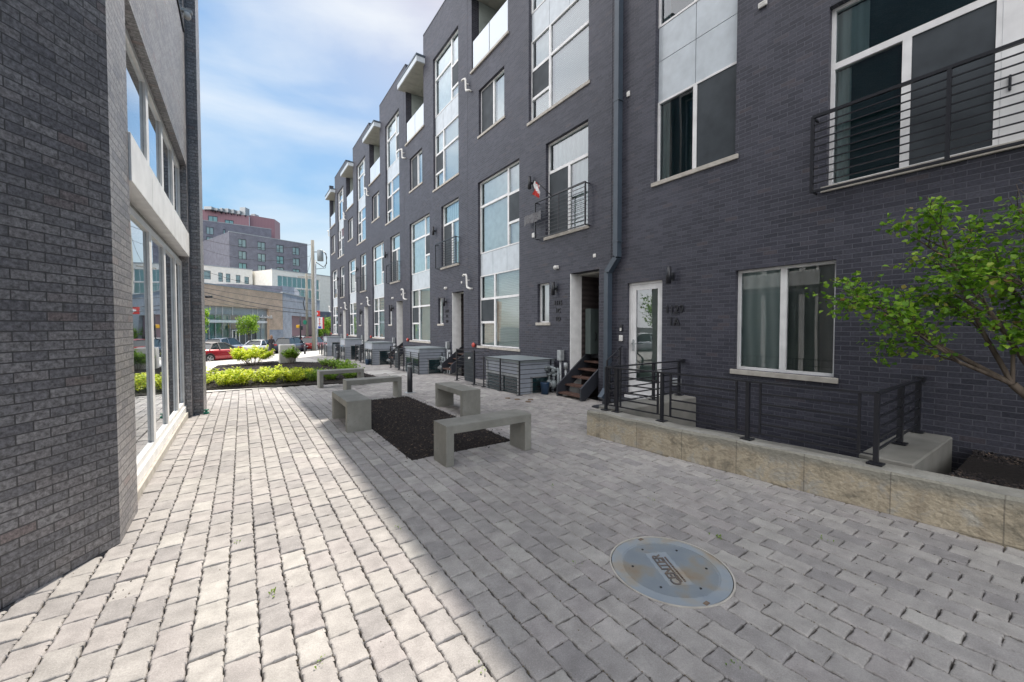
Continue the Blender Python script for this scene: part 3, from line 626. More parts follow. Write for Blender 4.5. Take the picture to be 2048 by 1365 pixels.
def ringm(mb, r0, r1, z0, z1, n=72):
    vs = []
    for k in range(n):
        a = 2 * pi * k / n
        for r, z in ((r0, z0), (r0, z1), (r1, z1), (r1, z0)): vs.append((r * cos(a), r * sin(a), z))
    fs = []
    for k in range(n):
        q = (k + 1) % n
        for i in range(4): j = (i + 1) % 4; fs.append((k * 4 + i, q * 4 + i, q * 4 + j, k * 4 + j))
    mb.add(vs, [tuple(reversed(f)) for f in fs])
mb = MB(); ringm(mb, .424, .436, -.03, .003); mb.build('rim', 'stone', mh)
mb = MB(); ringm(mb, .0, .418, -.03, -.004)
ringm(mb, .345, .418, -.004, .0005)
lid = mb.build('lid', 'iron', mh)
mb = MB()
for i in range(-62, 63):
    x = i * .0055
    if abs(x) > .34: continue
    yy = math.sqrt(.342 ** 2 - x * x)
    for j in range(-22, 23):
        y = j * .0155 + (.00775 if i % 2 else 0)
        if abs(y) > yy - .01: continue
        # keep the lettering panel free
        u = x * cos(.55) + y * sin(.55); v = -x * sin(.55) + y * cos(.55)
        u = x * cos(R(62)) + y * sin(R(62)); v = x * sin(R(62)) - y * cos(R(62))
        if abs(u) < .20 and -.10 < v < .075: continue
        mb.add([(x - .0016, y - .006, -.004), (x + .0016, y - .006, -.004), (x + .0016, y + .006, -.004), (x - .0016, y + .006, -.004), (x - .001, y - .005, -.0012), (x + .001, y - .005, -.0012), (x + .001, y + .005, -.0012), (x - .001, y + .005, -.0012)],
               [(4, 5, 6, 7), (0, 1, 5, 4), (1, 2, 6, 5), (2, 3, 7, 6), (3, 0, 4, 7)])
mb.build('tread_pattern', 'iron', lid)
for a in range(6):
    t = a * pi / 3 + .4; x, y = .27 * cos(t), .27 * sin(t)
    MB().tube([(x, y, -.004), (x, y, .0006)], .009, 10).build('lift_hole', 'black', lid)
for t in (1.2, 1.2 + pi):
    x, y = .4 * cos(t), .4 * sin(t); MB().box(x - .022, x + .022, y - .014, y + .014, -.004, .0016).build('pick_slot', 'rust', lid)
lang = R(62)
dx, dy = cos(lang), sin(lang)
text_mesh('lettering', 'CENTER', .10, 'darkiron', lid, (-.035, .0, .0), (0, 0, lang), .002)
mb = MB(); r2 = random.Random(4)
for row, off in ((0, .035), (1, .062)):
    s_ = -.15
    while s_ < .15:
        w = r2.uniform(.006, .013)
        c = Vector((-.035, 0, 0)) + Vector((dx, dy, 0)) * s_ + Vector((dy, -dx, 0)) * off
        mb.bar(c + Vector((dy, -dx, 0)) * -.007, c + Vector((dy, -dx, 0)) * .007, w * .45, .004); s_ += w + .004
mb.build('small_lettering', 'rust', lid)

# ------------------------------------------------------------------ benches
def bench_mesh(L_=1.2, D=.36, H=.47, t=.10):
    b = MB(); c = .006
    # one n-shaped casting: outline in x-z, extruded in y with chamfer
    out = [(0, 0), (t, 0), (t, H - t), (L_ - t, H - t), (L_ - t, 0), (L_, 0), (L_, H), (0, H)]
    def ins(p, d):
        res = []; n = len(p)
        for i in range(n):
            a, q, e = Vector(p[i - 1]), Vector(p[i]), Vector(p[(i + 1) % n])
            d1 = (q - a).normalized(); d2 = (e - q).normalized(); n1 = Vector((-d1.y, d1.x)); n2 = Vector((-d2.y, d2.x))
            res.append(tuple(q + (n1 + n2) * d))
        return res
    i_ = ins([Vector(p).to_2d() if 0 else p for p in out], c)
    n = len(out)
    vs = [(x, 0, z) for x, z in i_] + [(x, c, z) for x, z in out] + [(x, D - c, z) for x, z in out] + [(x, D, z) for x, z in i_]
    fs = [tuple(range(n)), tuple(range(4 * n - 1, 3 * n - 1, -1))]
    for k in range(3):
        for i in range(n): j = (i + 1) % n; fs.append((k * n + j, k * n + i, (k + 1) * n + i, (k + 1) * n + j))
    b.add(vs, fs); return b
b0 = bench_mesh(); bench = b0.build('concrete_bench', 'cast')
BG = 'concrete benches around the mulch bed'
def place_bench(o, x, y, rz, label):
    o.location = (x, y, gz(y)); o.rotation_euler = (0, 0, rz); tag(o, label, 'bench', BG)
def bench_copy(): c = bench.copy(); COL.objects.link(c); return c
place_bench(bench, 1.89, 4.13, 0, 'concrete bench nearest the viewer, crossing the near end of the mulch bed')
place_bench(bench_copy(), 1.64, 6.32, R(90), 'concrete bench along the left side of the mulch bed, beside the sunlit paving')
place_bench(bench_copy(), 3.54, 6.26, R(90), 'concrete bench along the right side of the mulch bed, facing the brick houses')
place_bench(bench_copy(), 1.82, 9.0, 0, 'concrete bench closing the far end of the mulch bed')
place_bench(bench_copy(), 1.75, 12.1, R(2), 'farthest concrete bench, standing in front of the golden green shrubs')

# ------------------------------------------------------------------ bollards
def mk_bollard():
    r = thing('bollard', 'x', 'bollard', group='black light bollards in the courtyard')
    MB().tube([(0, 0, 0), (0, 0, .62)], .065, 20).build('post', 'black', r)
    mb = MB().tube([(0, 0, .62), (0, 0, .70)], .052, 20); mb.build('lens', 'galv', r)
    MB().tube([(0, 0, .70), (0, 0, .72), (0, 0, .735)], [.066, .066, .055], 20).build('cap', 'black', r)
    MB().bbox(-.11, .11, -.11, .11, -.02, .012).build('base_plate', 'galv', r)
    return r
bo = mk_bollard(); bo.location = (3.43, 9.62, gz(9.62)); bo['label'] = 'black cylindrical bollard light nearest the viewer, behind the right bench'
dup(bo, (4.07, 22.2, gz(22.2)), 0, 'black bollard light at the far corner of the planting bed, in mid distance')
dup(bo, (4.62, 40.0, gz(40)), 0, 'farthest black bollard, beside the pale concrete block near the street', scale=(1.25, 1.25, 1.15))

# ------------------------------------------------------------------ railings
def rail_run(mb, P0, P1, zt, zb, nb=5, w=.012, top=.03, zg0=None, zg1=None, verts=()):
    """panel with top rail and nb horizontal bars between plan points P0,P1; zt/zb heights above zg"""
    zg0 = 0 if zg0 is None else zg0; zg1 = zg0 if zg1 is None else zg1
    a = Vector((*P0, 0)); b = Vector((*P1, 0))
    mb.bar((a.x, a.y, zg0 + zt), (b.x, b.y, zg1 + zt), top, .014)
    for k in range(nb):
        z = zb + (zt - zb) * k / nb
        mb.bar((a.x, a.y, zg0 + z), (b.x, b.y, zg1 + z), w)
    for f in verts:
        p = a.lerp(b, f); zz = zg0 + (zg1 - zg0) * f; mb.bar((p.x, p.y, zz + zb), (p.x, p.y, zz + zt), .016)
def post(mb, x, y, z0, z1, w=.038, plate=True):
    mb.box(x - w / 2, x + w / 2, y - w / 2, y + w / 2, z0, z1)
    if plate: mb.box(x - .055, x + .055, y - .055, y + .055, z0 - .002, z0 + .01)

# ------------------------------------------------------------------ town houses
def build_house():
    r = thing('town_house', 'x', 'town house', (FX, 5.8, 0), group='charcoal brick town houses in the row')
    H = [(.68, 2.90, 7.0, 12.1), (.68, 2.17, 3.83, 6.18), (.33, 1.25, -1.6, 2.84), (2.02, 2.50, 1.70, 2.70), (3.33, 5.67, .97, 6.24), (4.09, 5.6, 7.70, 9.15), (3.90, 6.06, 9.95, 13.6)]
    mb = MB(); wall_holes(mb, (0, 0, 0), (0, 1, 0), 0, UP, -1.8, 13.6, H, (-1, 0, 0), .26)
    # parapet top and volume behind
    for y0, y1 in ((0, 3.90), (6.06, UP)): mb.box(.0005, .3, y0 + .001, y1 - .001, 13.3, 13.599)
    def core(x0, x1, y0, y1, z0, z1): mb.box(x0, x1, y0, y1, z0, z1)
    core(1.9, 11, .01, UP - .01, -1.8, 13.15)
    core(.30, 1.92, 1.27, UP - .01, -1.8, 9.80); core(.30, 1.92, .01, 1.27, 2.95, 9.80); core(.27, 1.92, .01, .325, -1.8, 2.95)
    core(.30, 1.92, .01, 3.88, 9.80, 13.15); core(.27, 1.92, 6.08, UP - .01, 9.80, 13.15)
    # joint line
    mb.box(-.004, .01, UP - .012, UP - .001, -1.8, 13.59)
    mb.build('wall', 'row', r, uv=True)
    MB().box(-.012, .31, .0, 3.89, 13.6, 13.64).build('coping', 'black', r); MB().box(-.012, .31, 6.07, UP, 13.6, 13.64).build('coping', 'black', r)
    # upper bay (left = larger y)
    a, b, m_ = .68, 2.90, 2.13
    wl = lambda z0, z1, k: (m_, b, z0, z1, k)
    wr = lambda z0, z1, k: (a, m_, z0, z1, k)
    window(r, [wl(7.0, 7.62, 'blind'), wl(7.62, 8.36, 'screen'), wl(8.36, 9.14, 'shade'), wr(7.0, 8.38, 'blind'), wr(8.38, 9.14, 'blind')])
    window(r, [(a, 1.40, 9.86, 10.25, 'shade'), (a, 1.40, 10.25, 11.05, 'screen'), (a, 1.40, 11.05, 12.1, 'shade'), (1.40, b, 9.86, 11.3, 'shade'), (1.40, b, 11.3, 12.1, 'shade')], sill=False)
    sp = MB()
    for y0, y1 in ((a, 1.42), (1.42, 2.16), (2.16, b)): sp.box(.10, .13, y0 + .006, y1 - .006, 9.146, 9.854)
    sp.build('spandrel_panel', 'spandrel', r)
    MB().box(.131, .14, a, b, 9.14, 9.86).build('panel_backing', 'black', r)
    # lower bay
    a, b = 3.33, 5.67; m1 = 4.02; m2 = 4.78
    window(r, [(m2, b, .97, 1.73, 'blind'), (m2, b, 1.73, 2.48, 'screen'), (m2, b, 2.48, 3.24, 'blind'), (a, m2, .97, 2.48, 'blind'), (a, m2, 2.48, 3.24, 'blind')])
    window(r, [(m1, b, 3.95, 5.46, 'shade'), (m1, b, 5.46, 6.24, 'shade'), (a, m1, 3.95, 4.6, 'shade'), (a, m1, 4.6, 5.43, 'screen'), (a, m1, 5.43, 6.24, 'shade')], sill=False)
    sp = MB()
    for y0, y1 in ((a, 4.10), (4.10, 4.90), (4.90, b)): sp.box(.10, .13, y0 + .006, y1 - .006, 3.246, 3.944)
    sp.build('spandrel_panel', 'spandrel', r)
    MB().box(.131, .14, a, b, 3.24, 3.95).build('panel_backing', 'black', r)
    # small windows
    window(r, [(2.02, 2.50, 1.70, 2.70, 'shade')])
    window(r, [(4.09, 4.82, 7.70, 9.15, 'shade'), (4.82, 5.6, 7.70, 9.15, 'screen')])
    # balcony door
    w = window(r, [(.68, 2.17, 5.46, 6.18, 'curtain'), (.68, 1.40, 3.85, 5.46, 'curtain'), (1.40, 2.17, 3.85, 5.46, 'screen')], name='balcony_door')
    rl = MB(); x = -.14; y0, y1 = .62, 2.42
    for q in (y0, y1): rl.box(x - .015, x + .015, q - .015, q + .015, 3.82, 4.76)
    rl.box(x - .018, x + .018, y0, y1, 4.74, 4.775); rl.box(x - .012, x + .012, y0, y1, 3.82, 3.845)
    for k in range(9): rl.box(x - .006, x + .006, y0, y1, 3.93 + k * .09, 3.942 + k * .09)
    rl.box(x - .01, x + .01, 1.50, 1.52, 3.84, 4.74)
    for q in (y0, y1):
        for z in (3.83, 4.745): rl.bar((x, q, z), (0, q, z), .02)
    rl.build('balcony_railing', 'black', r)
    # entry recess: white left lining, siding, cabinet
    e = MB(); e.box(0.004, .36, 1.235, 1.262, -1.6, 2.835).build('entry_lining', 'whitepanel', r)
    MB().box(.36, 1.9, 1.24, 1.268, -1.6, 2.9).box(1.86, 1.9, .33, 1.24, -1.6, 2.9).box(.27, 1.9, .325, .335, -1.6, 2.9).build('entry_siding', 'siding', r)
    MB().box(.26, 1.9, .33, 1.25, 2.80, 2.84).build('entry_ceiling', 'soffit', r)
    MB().box(.62, 1.86, .335, 1.235, .84, .93).build('landing', 'stringer', r)
    # stairs
    st = MB()
    for k in range(8):
        z = .75 - k * .17; xx = .45 - k * .215
        if z < -1.2: break
        st.box(xx - .02, xx + .24, .44, 1.16, z - .012, z + .028)
    # clip treads that would be far out: only 5
    st = MB()
    for k in range(5):
        z = .76 - k * .17; xx = .38 - k * .2
        st.box(xx, xx + .23, .46, 1.16, z - .014, z + .022)
    st.build('stair_tread', 'stair', r)
    for yy, nm in ((.43, 0), (1.19, 1)):
        s_ = MB(); y_ = yy
        s_.add([(-.44, y_ - .02, -.02), (-.44, y_ - .02, .26), (.62, y_ - .02, 1.05), (.62, y_ - .02, .70), (-.34, y_ - .02, -.02),
                (-.44, y_ + .02, -.02), (-.44, y_ + .02, .26), (.62, y_ + .02, 1.05), (.62, y_ + .02, .70), (-.34, y_ + .02, -.02)],
               [(0, 4, 3, 2, 1), (5, 6, 7, 8, 9), (0, 1, 6, 5), (1, 2, 7, 6), (2, 3, 8, 7), (3, 4, 9, 8), (4, 0, 5, 9)])
        s_.build('stair_stringer', 'stringer', r)
    # roof balcony
    MB().box(.02, 1.9, 3.9, 6.06, 9.80, 9.96).build('balcony_floor', 'stone', r)
    MB().box(-.05, .10, 3.84, 6.1, 9.90, 9.965).build('balcony_sill', 'stone', r)
    pb = MB()
    for (y0, y1) in ((3.9, 4.6), (4.6, 5.35), (5.35, 6.06)):
        for z0, z1 in ((9.97, 11.15), (11.15, 12.36)): pb.box(1.86, 1.895, y0 + .008, y1 - .008, z0 + .008, z1 - .008)
    for (x0, x1) in ((.27, .95), (.95, 1.86)):
        for z0, z1 in ((9.97, 11.15), (11.15, 12.36)):
            pb.box(x0 + .008, x1 - .008, 6.035, 6.062, z0 + .008, z1 - .008); pb.box(x0 + .008, x1 - .008, 3.898, 3.925, z0 + .008, z1 - .008)
    pb.build('balcony_lining', 'balcpanel', r)
    gr = MB()
    gr.box(.03, .042, 3.95, 4.96, 10.0, 10.93); gr.box(.03, .042, 5.0, 6.02, 10.0, 10.93); gg = gr.build('glass_railing', M['sky_glass'], r)
    MB().box(.045, .085, 4.965, 4.995, 9.97, 10.93).box(.045, .085, 3.91, 3.94, 9.97, 10.93).box(.045, .085, 6.03, 6.06, 9.97, 10.93).build('railing_post', 'black', gg)
    cn = MB()
    cn.box(-.36, 1.9, 3.72, 6.16, 12.40, 12.62); can = cn.build('canopy', 'spandrel', r)
    sf = MB()
    for i in range(2):
        for j in range(3): sf.box(-.34 + i * .9 + .006, -.34 + (i + 1) * .9 - .006, 3.74 + j * .8 + .006, min(6.14, 3.74 + (j + 1) * .8) - .006, 12.375, 12.398)
    sf.build('soffit', 'soffit', can)
    MB().box(-.38, 1.9, 3.70, 6.18, 12.621, 12.70).build('roof_edge', 'darkblue', can)
    MB().box(.2, 1.9, 3.9, 6.06, 12.70, 13.0).build('roof_upstand', 'row', can, uv=True)
    # wall lamps
    for (yy, zz) in ((2.72, 5.36), (1.75, 2.52)):
        l = MB().tube([(-.1, yy, zz - .16), (-.1, yy, zz + .16)], .045, 14); l.box(-.06, 0, yy - .02, yy + .02, zz - .03, zz + .03); l.box(-.012, 0, yy - .05, yy + .05, zz - .07, zz + .07)
        l.build('wall_lamp', 'black', r)
    # flues
    for (yy, zz) in ((6.22, 2.85), (6.25, 9.35)):
        f = MB().tube([(0, yy - .18, zz), (-.10, yy - .18, zz), (-.12, yy - .14, zz + .02), (-.12, yy - .02, zz + .06), (-.12, yy, zz + .12), (-.12, yy + .02, zz + .42), (-.12, yy + .05, zz + .48), (-.15, yy + .17, zz + .50), (-.17, yy + .2, zz + .45)], .033, 10)
        f.tube([(-.0, yy, zz + .3), (-.12, yy, zz + .3)], .02, 8)
        f.build('flue_pipe', 'pvc', r)
    # alarm bell
    b_ = MB().tube([(0, 5.88, .98), (-.03, 5.88, .98), (-.05, 5.88, .98), (-.09, 5.88, .98), (-.10, 5.88, .98)], [.04, .05, .085, .075, .02], 16); b_.build('alarm_bell', 'bell', r)
    # camera dome + vent
    d = MB().ell((-.05, 1.72, 3.03), (.06, .06, .055), 12, 8); d.box(-.02, 0, 1.66, 1.78, 3.0, 3.08); d.build('dome_camera', 'pvc', r)
    MB().bbox(-.02, 0, .42, .50, 3.10, 3.18).box(-.024, -.018, .445, .475, 3.125, 3.155).build('vent_cap', 'pvc', r)
    # raised cellar bay
    ub = MB(); X0 = -1.03; y0, y1 = 1.82, 3.36; top = .80; bot = -1.9
    ub.box(X0, 0, y0, y1, bot, top - .06); cb = ub.build('cellar_bay', 'cellar', r)
    MB().bbox(X0 - .03, 0, y0 - .03, y1 + .03, top - .058, top).build('cap', 'gasgrey', cb)
    f = MB(); pn = MB(); bk = MB()
    f.box(X0 - .03, X0 - .002, y0 + .08, y1 - .08, .40, .45); f.box(X0 - .03, X0 - .002, y0 + .72, y0 + .76, -.9, .40); f.box(X0 - .03, X0 - .002, y0 + .02, y0 + .08, -.9, .72); f.box(X0 - .03, X0 - .002, y1 - .08, y1 - .02, -.9, .72)
    f.box(X0 + .30, X0 + .34, y0 - .03, y0 - .002, -.9, .40); f.box(X0 + .30, X0 + .85, y0 - .03, y0 - .002, .36, .40)
    pn.add([(X0 - .012, y0 + .08, -.9), (X0 - .012, y1 - .08, -.9), (X0 - .012, y1 - .08, .40), (X0 - .012, y0 + .08, .40)], [(3, 2, 1, 0)])
    pn.add([(X0 + .34, y0 - .012, -.9), (X0 + .85, y0 - .012, -.9), (X0 + .85, y0 - .012, .36), (X0 + .34, y0 - .012, .36)], [(0, 1, 2, 3)])
    bk.add([(X0 - .004, y0 + .08, -.9), (X0 - .004, y1 - .08, -.9), (X0 - .004, y1 - .08, .40), (X0 - .004, y0 + .08, .40)], [(3, 2, 1, 0)])
    bk.add([(X0 + .34, y0 - .004, -.9), (X0 + .85, y0 - .004, -.9), (X0 + .85, y0 - .004, .36), (X0 + .34, y0 - .004, .36)], [(0, 1, 2, 3)])
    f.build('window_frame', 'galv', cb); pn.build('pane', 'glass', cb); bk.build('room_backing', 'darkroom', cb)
    # conduit and switch box by the stair
    MB().bbox(-.14, -.02, 1.42, 1.55, .78, 1.03).tube([(-.08, 1.49, .78), (-.08, 1.49, -1.6)], .028, 8).tube([(-.08, 1.30, .60), (-.08, 1.30, -1.6)], .028, 8).tube([(-.08, 1.30, .60), (-.08, 1.30, .74)], .05, 8).build('meter_conduit', 'galv', r)
    return r
def sky_glass_mat():
    m, t, b = mat('balustrade_glass'); b.inputs['Base Color'].default_value = (.62, .68, .74, 1); b.inputs['Roughness'].default_value = .12; b.inputs['Specular IOR Level'].default_value = .8  # pale opaque base colour stands in for sky reflected in the glass
    return m
M['sky_glass'] = sky_glass_mat()
M['mesh'] = noisy('grey_mesh', (.10, .10, .11), (.20, .20, .21), 30, .8, bs=0)
h0 = build_house()
HL = ['charcoal brick town house nearest the viewer, numbered 1115, flag on its balcony', 'second charcoal brick town house from the right, beyond the one with the flag', 'middle charcoal brick town house of the row of five',
      'fourth charcoal brick town house from the right, next to the last', 'farthest charcoal brick town house at the street end of the row']
h0['label'] = HL[0]
houses = [h0] + [dup(h0, (FX, 5.8 + UP * k, 0), 0, HL[k]) for k in range(1, 5)]
def rnum(parent, lines, y, zs, size=.14):
    for s_, z in zip(lines, zs): text_mesh('house_number', s_, size, 'black', parent, (-.012, y, z), (pi / 2, 0, -pi / 2), .008)
rnum(h0, ['1115', '1C', '1D'], 1.67, [2.17, 1.98, 1.78], .15)
rnum(houses[1], ['1113', '1C', '1D'], 1.67, [2.17, 1.98, 1.78], .15)
# far end wall
# electric meters in first entry
ec = thing('meter_cabinet', 'dark green electric cabinet with three round meters inside the nearest entry recess', 'meter cabinet', (FX + .40, 6.95, 0))
MB().bbox(0, .62, -.17, 0, .94, 2.02).build('cabinet', 'cabinet', ec)
for k, z in enumerate((1.78, 1.58, 1.38)):
    MB().tube([(.46, -.17, z), (.46, -.24, z), (.46, -.28, z)], [.075, .07, .055], 16).build('meter', 'galv', ec)
MB().tube([(.16, -.17, 1.45), (.16, -.21, 1.42), (.16, -.21, 1.30), (.16, -.17, 1.27)], .012, 6).build('handle', 'black', ec)

# gas meters
def gasmeter():
    r = thing('gas_meter', 'x', 'gas meter', group='gas meter clusters beside the entry stairs')
    for y in (-.0, .17):
        m_ = MB().ell((0, y, .20), (.09, .07, .10), 12, 8); m_.tube([(0, y, .28), (0, y, .40)], .025, 8); m_.tube([(-.0, y, .40), (0, y, .44)], .05, 10); m_.build('meter_body', 'gasgrey', r)
        d = MB().tube([(-.09, y, .20), (-.12, y, .20)], .05, 12); d.build('dial', 'galv', r)
    p = MB().tube([(.05, -.15, .45), (.02, .3, .45)], .03, 8).tube([(.05, .25, .45), (.05, .25, .0)], .03, 8).tube([(0, -.1, .56), (0, .12, .6), (0, .28, .56)], .035, 8).tube([(.02, -.13, .6), (.02, -.13, -.2)], .025, 8)
    p.ell((0, .27, .55), (.07, .07, .07), 10, 6); p.ell((0, .02, .52), (.05, .06, .06), 10, 6); p.build('pipework', 'gasgrey', r)
    return r
gm = gasmeter(); gm.location = (6.15, 7.33, .02)
GL = ['grey gas meters and pipes beside the nearest entry stair', 'grey gas meters beside the second entry stair', 'grey gas meters beside the third entry stair', 'grey gas meters beside the fourth entry stair']
gm['label'] = GL[0]
for k in range(1, 4): dup(gm, (6.15, 7.33 + UP * k, gz(7.33 + UP * k) + .02), 0, GL[k])

# areaway fences in front of the cellar bays
def areafence():
    r = thing('areaway_fence', 'x', 'fence', group='black metal fences round the cellar bays')
    X = 5.30; Y0 = 7.55
    mb = MB()
    rail_run(mb, (X, 7.55), (X, 9.2), .80, .06, 9, .014)
    for y in (7.55, 8.38, 9.2): post(mb, X, y, .0, .81, .028)
    rail_run(mb, (X, 7.55), (6.38, 7.50), .80, .06, 7)
    post(mb, 6.2, 7.51, .0, .8, .028)
    mb.build('bay_guard', 'black', r, off=(X, Y0, 0))
    mb = MB()
    rail_run(mb, (X - .04, 9.66), (X - .04, 10.72), .92, .06, 8)
    for y in (9.66, 10.72): post(mb, X - .04, y, .0, .94, .04)
    rail_run(mb, (X - .04, 10.74), (6.38, 10.74), .92, .06, 8); rail_run(mb, (X, 9.2), (X - .03, 9.66), .88, .06, 7)
    mb.build('stairwell_guard', 'black', r, off=(X, Y0, 0))
    mb = MB(); mb.box(X + .02, X + .035, 9.72, 10.35, .05, .86); g1 = mb.build('gate_sheet', 'screen', r, off=(X, Y0, 0))
    MB().tube([(X - .05, 9.85, .72), (X - .11, 9.85, .72)], .028, 8).build('gate_knob', 'pvc', r, off=(X, Y0, 0))
    return r
af = areafence(); af.location = (5.30, 7.55, 0); af.rotation_euler = (0, 0, 0)
AL = ['black bar fence round the nearest cellar bay, under the tallest lower window', 'black bar fence round the second cellar bay along the row', 'black bar fence round the third cellar bay along the row', 'black bar fence round the fourth cellar bay, far down the row', 'black bar fence round the farthest cellar bay by the street']
af['label'] = AL[0]
for k in range(1, 5): dup(af, (5.30, 7.55 + UP * k, gz(8 + UP * k)), 0, AL[k])
for n_, (x, y) in zip(('blue grey bucket standing beside the nearest gas meters', 'blue plastic tub behind the third cellar bay fence'), ((5.9, 7.36), (5.28, 21.0))):
    b = MB(); 
    b.tube([(0, 0, 0), (0, 0, .26), (0, 0, .28), (0, 0, .265), (0, 0, .03)], [.085, .11, .115, .10, .08], 18)
    o = b.build('bucket', 'bluebin'); o.location = (x, y, gz(y)); tag(o, n_, 'bucket')
# condenser, far
def condenser():
    r = thing('air_conditioner', 'dark air conditioner condenser box beside the fourth cellar fence', 'air conditioner')
    mb = MB(); mb.bbox(-.4, .4, -.4, .4, .05, .95); mb.build('casing', 'darkblue', r)
    mb = MB()
    for k in range(12):
        z = .12 + k * .068; mb.box(-.412, -.40, -.37, .37, z, z + .02); mb.box(-.37, .37, -.412, -.40, z, z + .02)
    mb.build('grille', 'black', r); mb = MB(); ringm(mb, .1, .34, .95, .965, 24); mb.build('fan_guard', 'black', r)
    return r
ac = condenser(); ac.location = (5.6, 29.4, gz(29.4))

# flag on nearest balcony
fl = thing('flag', 'red and white flag hanging from an angled pole on the nearest small balcony', 'flag', (6.26, 7.55, 4.74))
MB().tube([(0, 0, 0), (-.34, .26, .42)], .011, 8).build('flag_pole', 'black', fl)
fm = MB(); fm2 = MB(); nu, nv = 8, 10
def flagpt(u, v):
    base = Vector((-.22, .17, .27)).lerp(Vector((-.34, .26, .42)), u)
    return base + Vector((-.02 * sin(u * 9 + v * 4) , .05 * v + .02 * sin(v * 9 + u * 5), -.30 * v - .04 * u)) + Vector((0, .02, 0)) * sin(v * 7)
for i in range(nu):
    for j in range(nv):
        q = [flagpt(i / nu, j / nv), flagpt((i + 1) / nu, j / nv), flagpt((i + 1) / nu, (j + 1) / nv), flagpt(i / nu, (j + 1) / nv)]
        t_ = (i + .5) / nu * .4 + (j + .5) / nv
        (fm2 if (.12 < t_ < .34 or t_ > .78) else fm).add(q, [(0, 1, 2, 3)], True)
fm.cur = 1; fm.v += []; b_ = len(fm.v); fm.add(fm2.v, fm2.f, True); fm.build('flag_cloth', ['signwhite', 'signred'], fl)
# grey cloth on nearest balcony rail
cl = MB(); n_ = 10
for i in range(n_):
    y0 = 7.95 + i * .075; y1 = y0 + .075
    cl.add([(6.24 - .02 * sin(y0 * 20), y0, 4.50 + .01 * sin(y0 * 13)), (6.24 - .02 * sin(y1 * 20), y1, 4.50), (6.24 - .02 * sin(y1 * 23), y1, 4.27 + .02 * sin(y1 * 15)), (6.24 - .02 * sin(y0 * 23), y0, 4.27 + .02 * sin(y0 * 15))], [(0, 1, 2, 3)])
tag(cl.build('mesh_screen', 'mesh'), 'ragged grey mesh panel fixed at the left end of the flag balcony', 'mesh panel')
o = MB().bbox(6.36, 6.398, 8.38, 8.50, 3.93, 4.05).build('wall_box', 'pvc'); tag(o, 'small white junction box on the brick left of the flag balcony', 'junction box')

# drain caps, utility covers
for i, (x, y) in enumerate(((4.87, 7.39), (4.96, 7.15), (5.18, 6.96), (5.0, 6.8))):
    o = MB().tube([(0, 0, -.01), (0, 0, .012), (0, 0, .016)], [.06, .06, .05], 14).build('cleanout_cap', 'rust'); o.location = (x, y, 0)
    tag(o, ['dark round cleanout cap, leftmost of four on the pavers before the nearest cellar bay', 'dark round cleanout cap second from left on the pavers before the cellar bay', 'dark round cleanout cap nearest the wooden stair', 'dark round cleanout cap nearest the viewer of the four'][i], 'drain cap', 'cleanout caps on the pavers')
for i, (x, y, w, l, rz) in enumerate(((4.45, 15.7, .85, 1.3, .0), (4.72, 14.15, .7, .75, .0))):
    r = thing('utility_cover', ['pale concrete utility cover set in the pavers, the farther of two', 'pale concrete utility cover set in the pavers, the nearer of two'][i], 'utility cover', (x, y, gz(y)), rz, 'utility covers in the paving')
    MB().bbox(-w / 2, w / 2, -l / 2, l / 2, -.03, .012 + .0275 * l / 2).build('slab', 'sidewalk', r)
    MB().box(-.06, .06, -l / 2 + .1, -l / 2 + .14, .012, .02 + .0275 * l / 2).build('lift_slot', 'rust', r)

# ------------------------------------------------------------------ the 1129 building
ab = thing('apartment_house', 'dark brick building on the right numbered 1129, with white door and large windows', 'building', (FX, 0, 0))
H = [(3.28, 4.76, 4.27, 9.2), (-1.0, 2.10, 3.42, 5.75), (4.56, 5.36, .23, 2.46), (1.97, 3.25, .93, 2.47), (-1.0, 2.10, 7.0, 9.4)]
mb = MB(); wall_holes(mb, (0, 0, 0), (0, 1, 0), -9, 5.795, -1.9, 13.6, H, (-1, 0, 0), .22)
mb.box(.30, 11, -9, 5.79, -1.9, 13.5); mb.box(.0005, .3, -9, 5.795, 13.3, 13.599)
mb.box(-.006, .01, 5.79, 5.80, 0, 13.59)
mb.build('wall', 'row', ab, uv=True)
window(ab, [(3.28, 4.02, 4.27, 5.76, 'screen'), (4.02, 4.76, 4.27, 5.76, 'dark')])
window(ab, [(3.28, 4.02, 7.12, 9.2, 'dark'), (4.02, 4.76, 7.12, 9.2, 'dark')], sill=False)
sp = MB()
for y0, y1 in ((3.28, 4.02), (4.02, 4.76)):
    for z0, z1 in ((5.76, 6.5), (6.5, 7.12)): sp.box(.10, .13, y0 + .006, y1 - .006, z0 + .006, z1 - .006)
sp.build('spandrel_panel', 'spandrel', ab); MB().box(.131, .14, 3.28, 4.76, 5.76, 7.12).build('panel_backing', 'black', ab)
window(ab, [(-1.0, .72, 5.0, 5.75, 'dark'), (.72, 2.10, 5.0, 5.75, 'dark'), (1.37, 2.10, 3.44, 5.0, 'dark'), (.66, 1.37, 3.44, 5.0, 'screen'), (-.3, .46, 3.44, 5.0, 'dark'), (-1.0, -.3, 3.44, 5.0, 'dark')], fw=.04, name='balcony_window')
MB().bbox(.085, .16, .46, .66, 3.44, 5.0).build('door_stile', 'white', ab)
MB().bbox(.055, .085, .585, .605, 3.98, 4.14).build('door_pull', 'black', ab)
window(ab, [(-1.0, .5, 7.0, 9.4, 'dark'), (.5, 2.10, 7.0, 9.4, 'dark')], fw=.04)
window(ab, [(1.97, 2.61, .93, 2.47, 'dcurtain'), (2.61, 3.25, .93, 2.47, 'curtain')], fw=.04, gl='clearglass')
rl = MB(); x = -.17
for q in (2.20, .98, -.25, -1.45): rl.box(x - .018, x + .018, q - .018, q + .018, 3.35, 4.33)
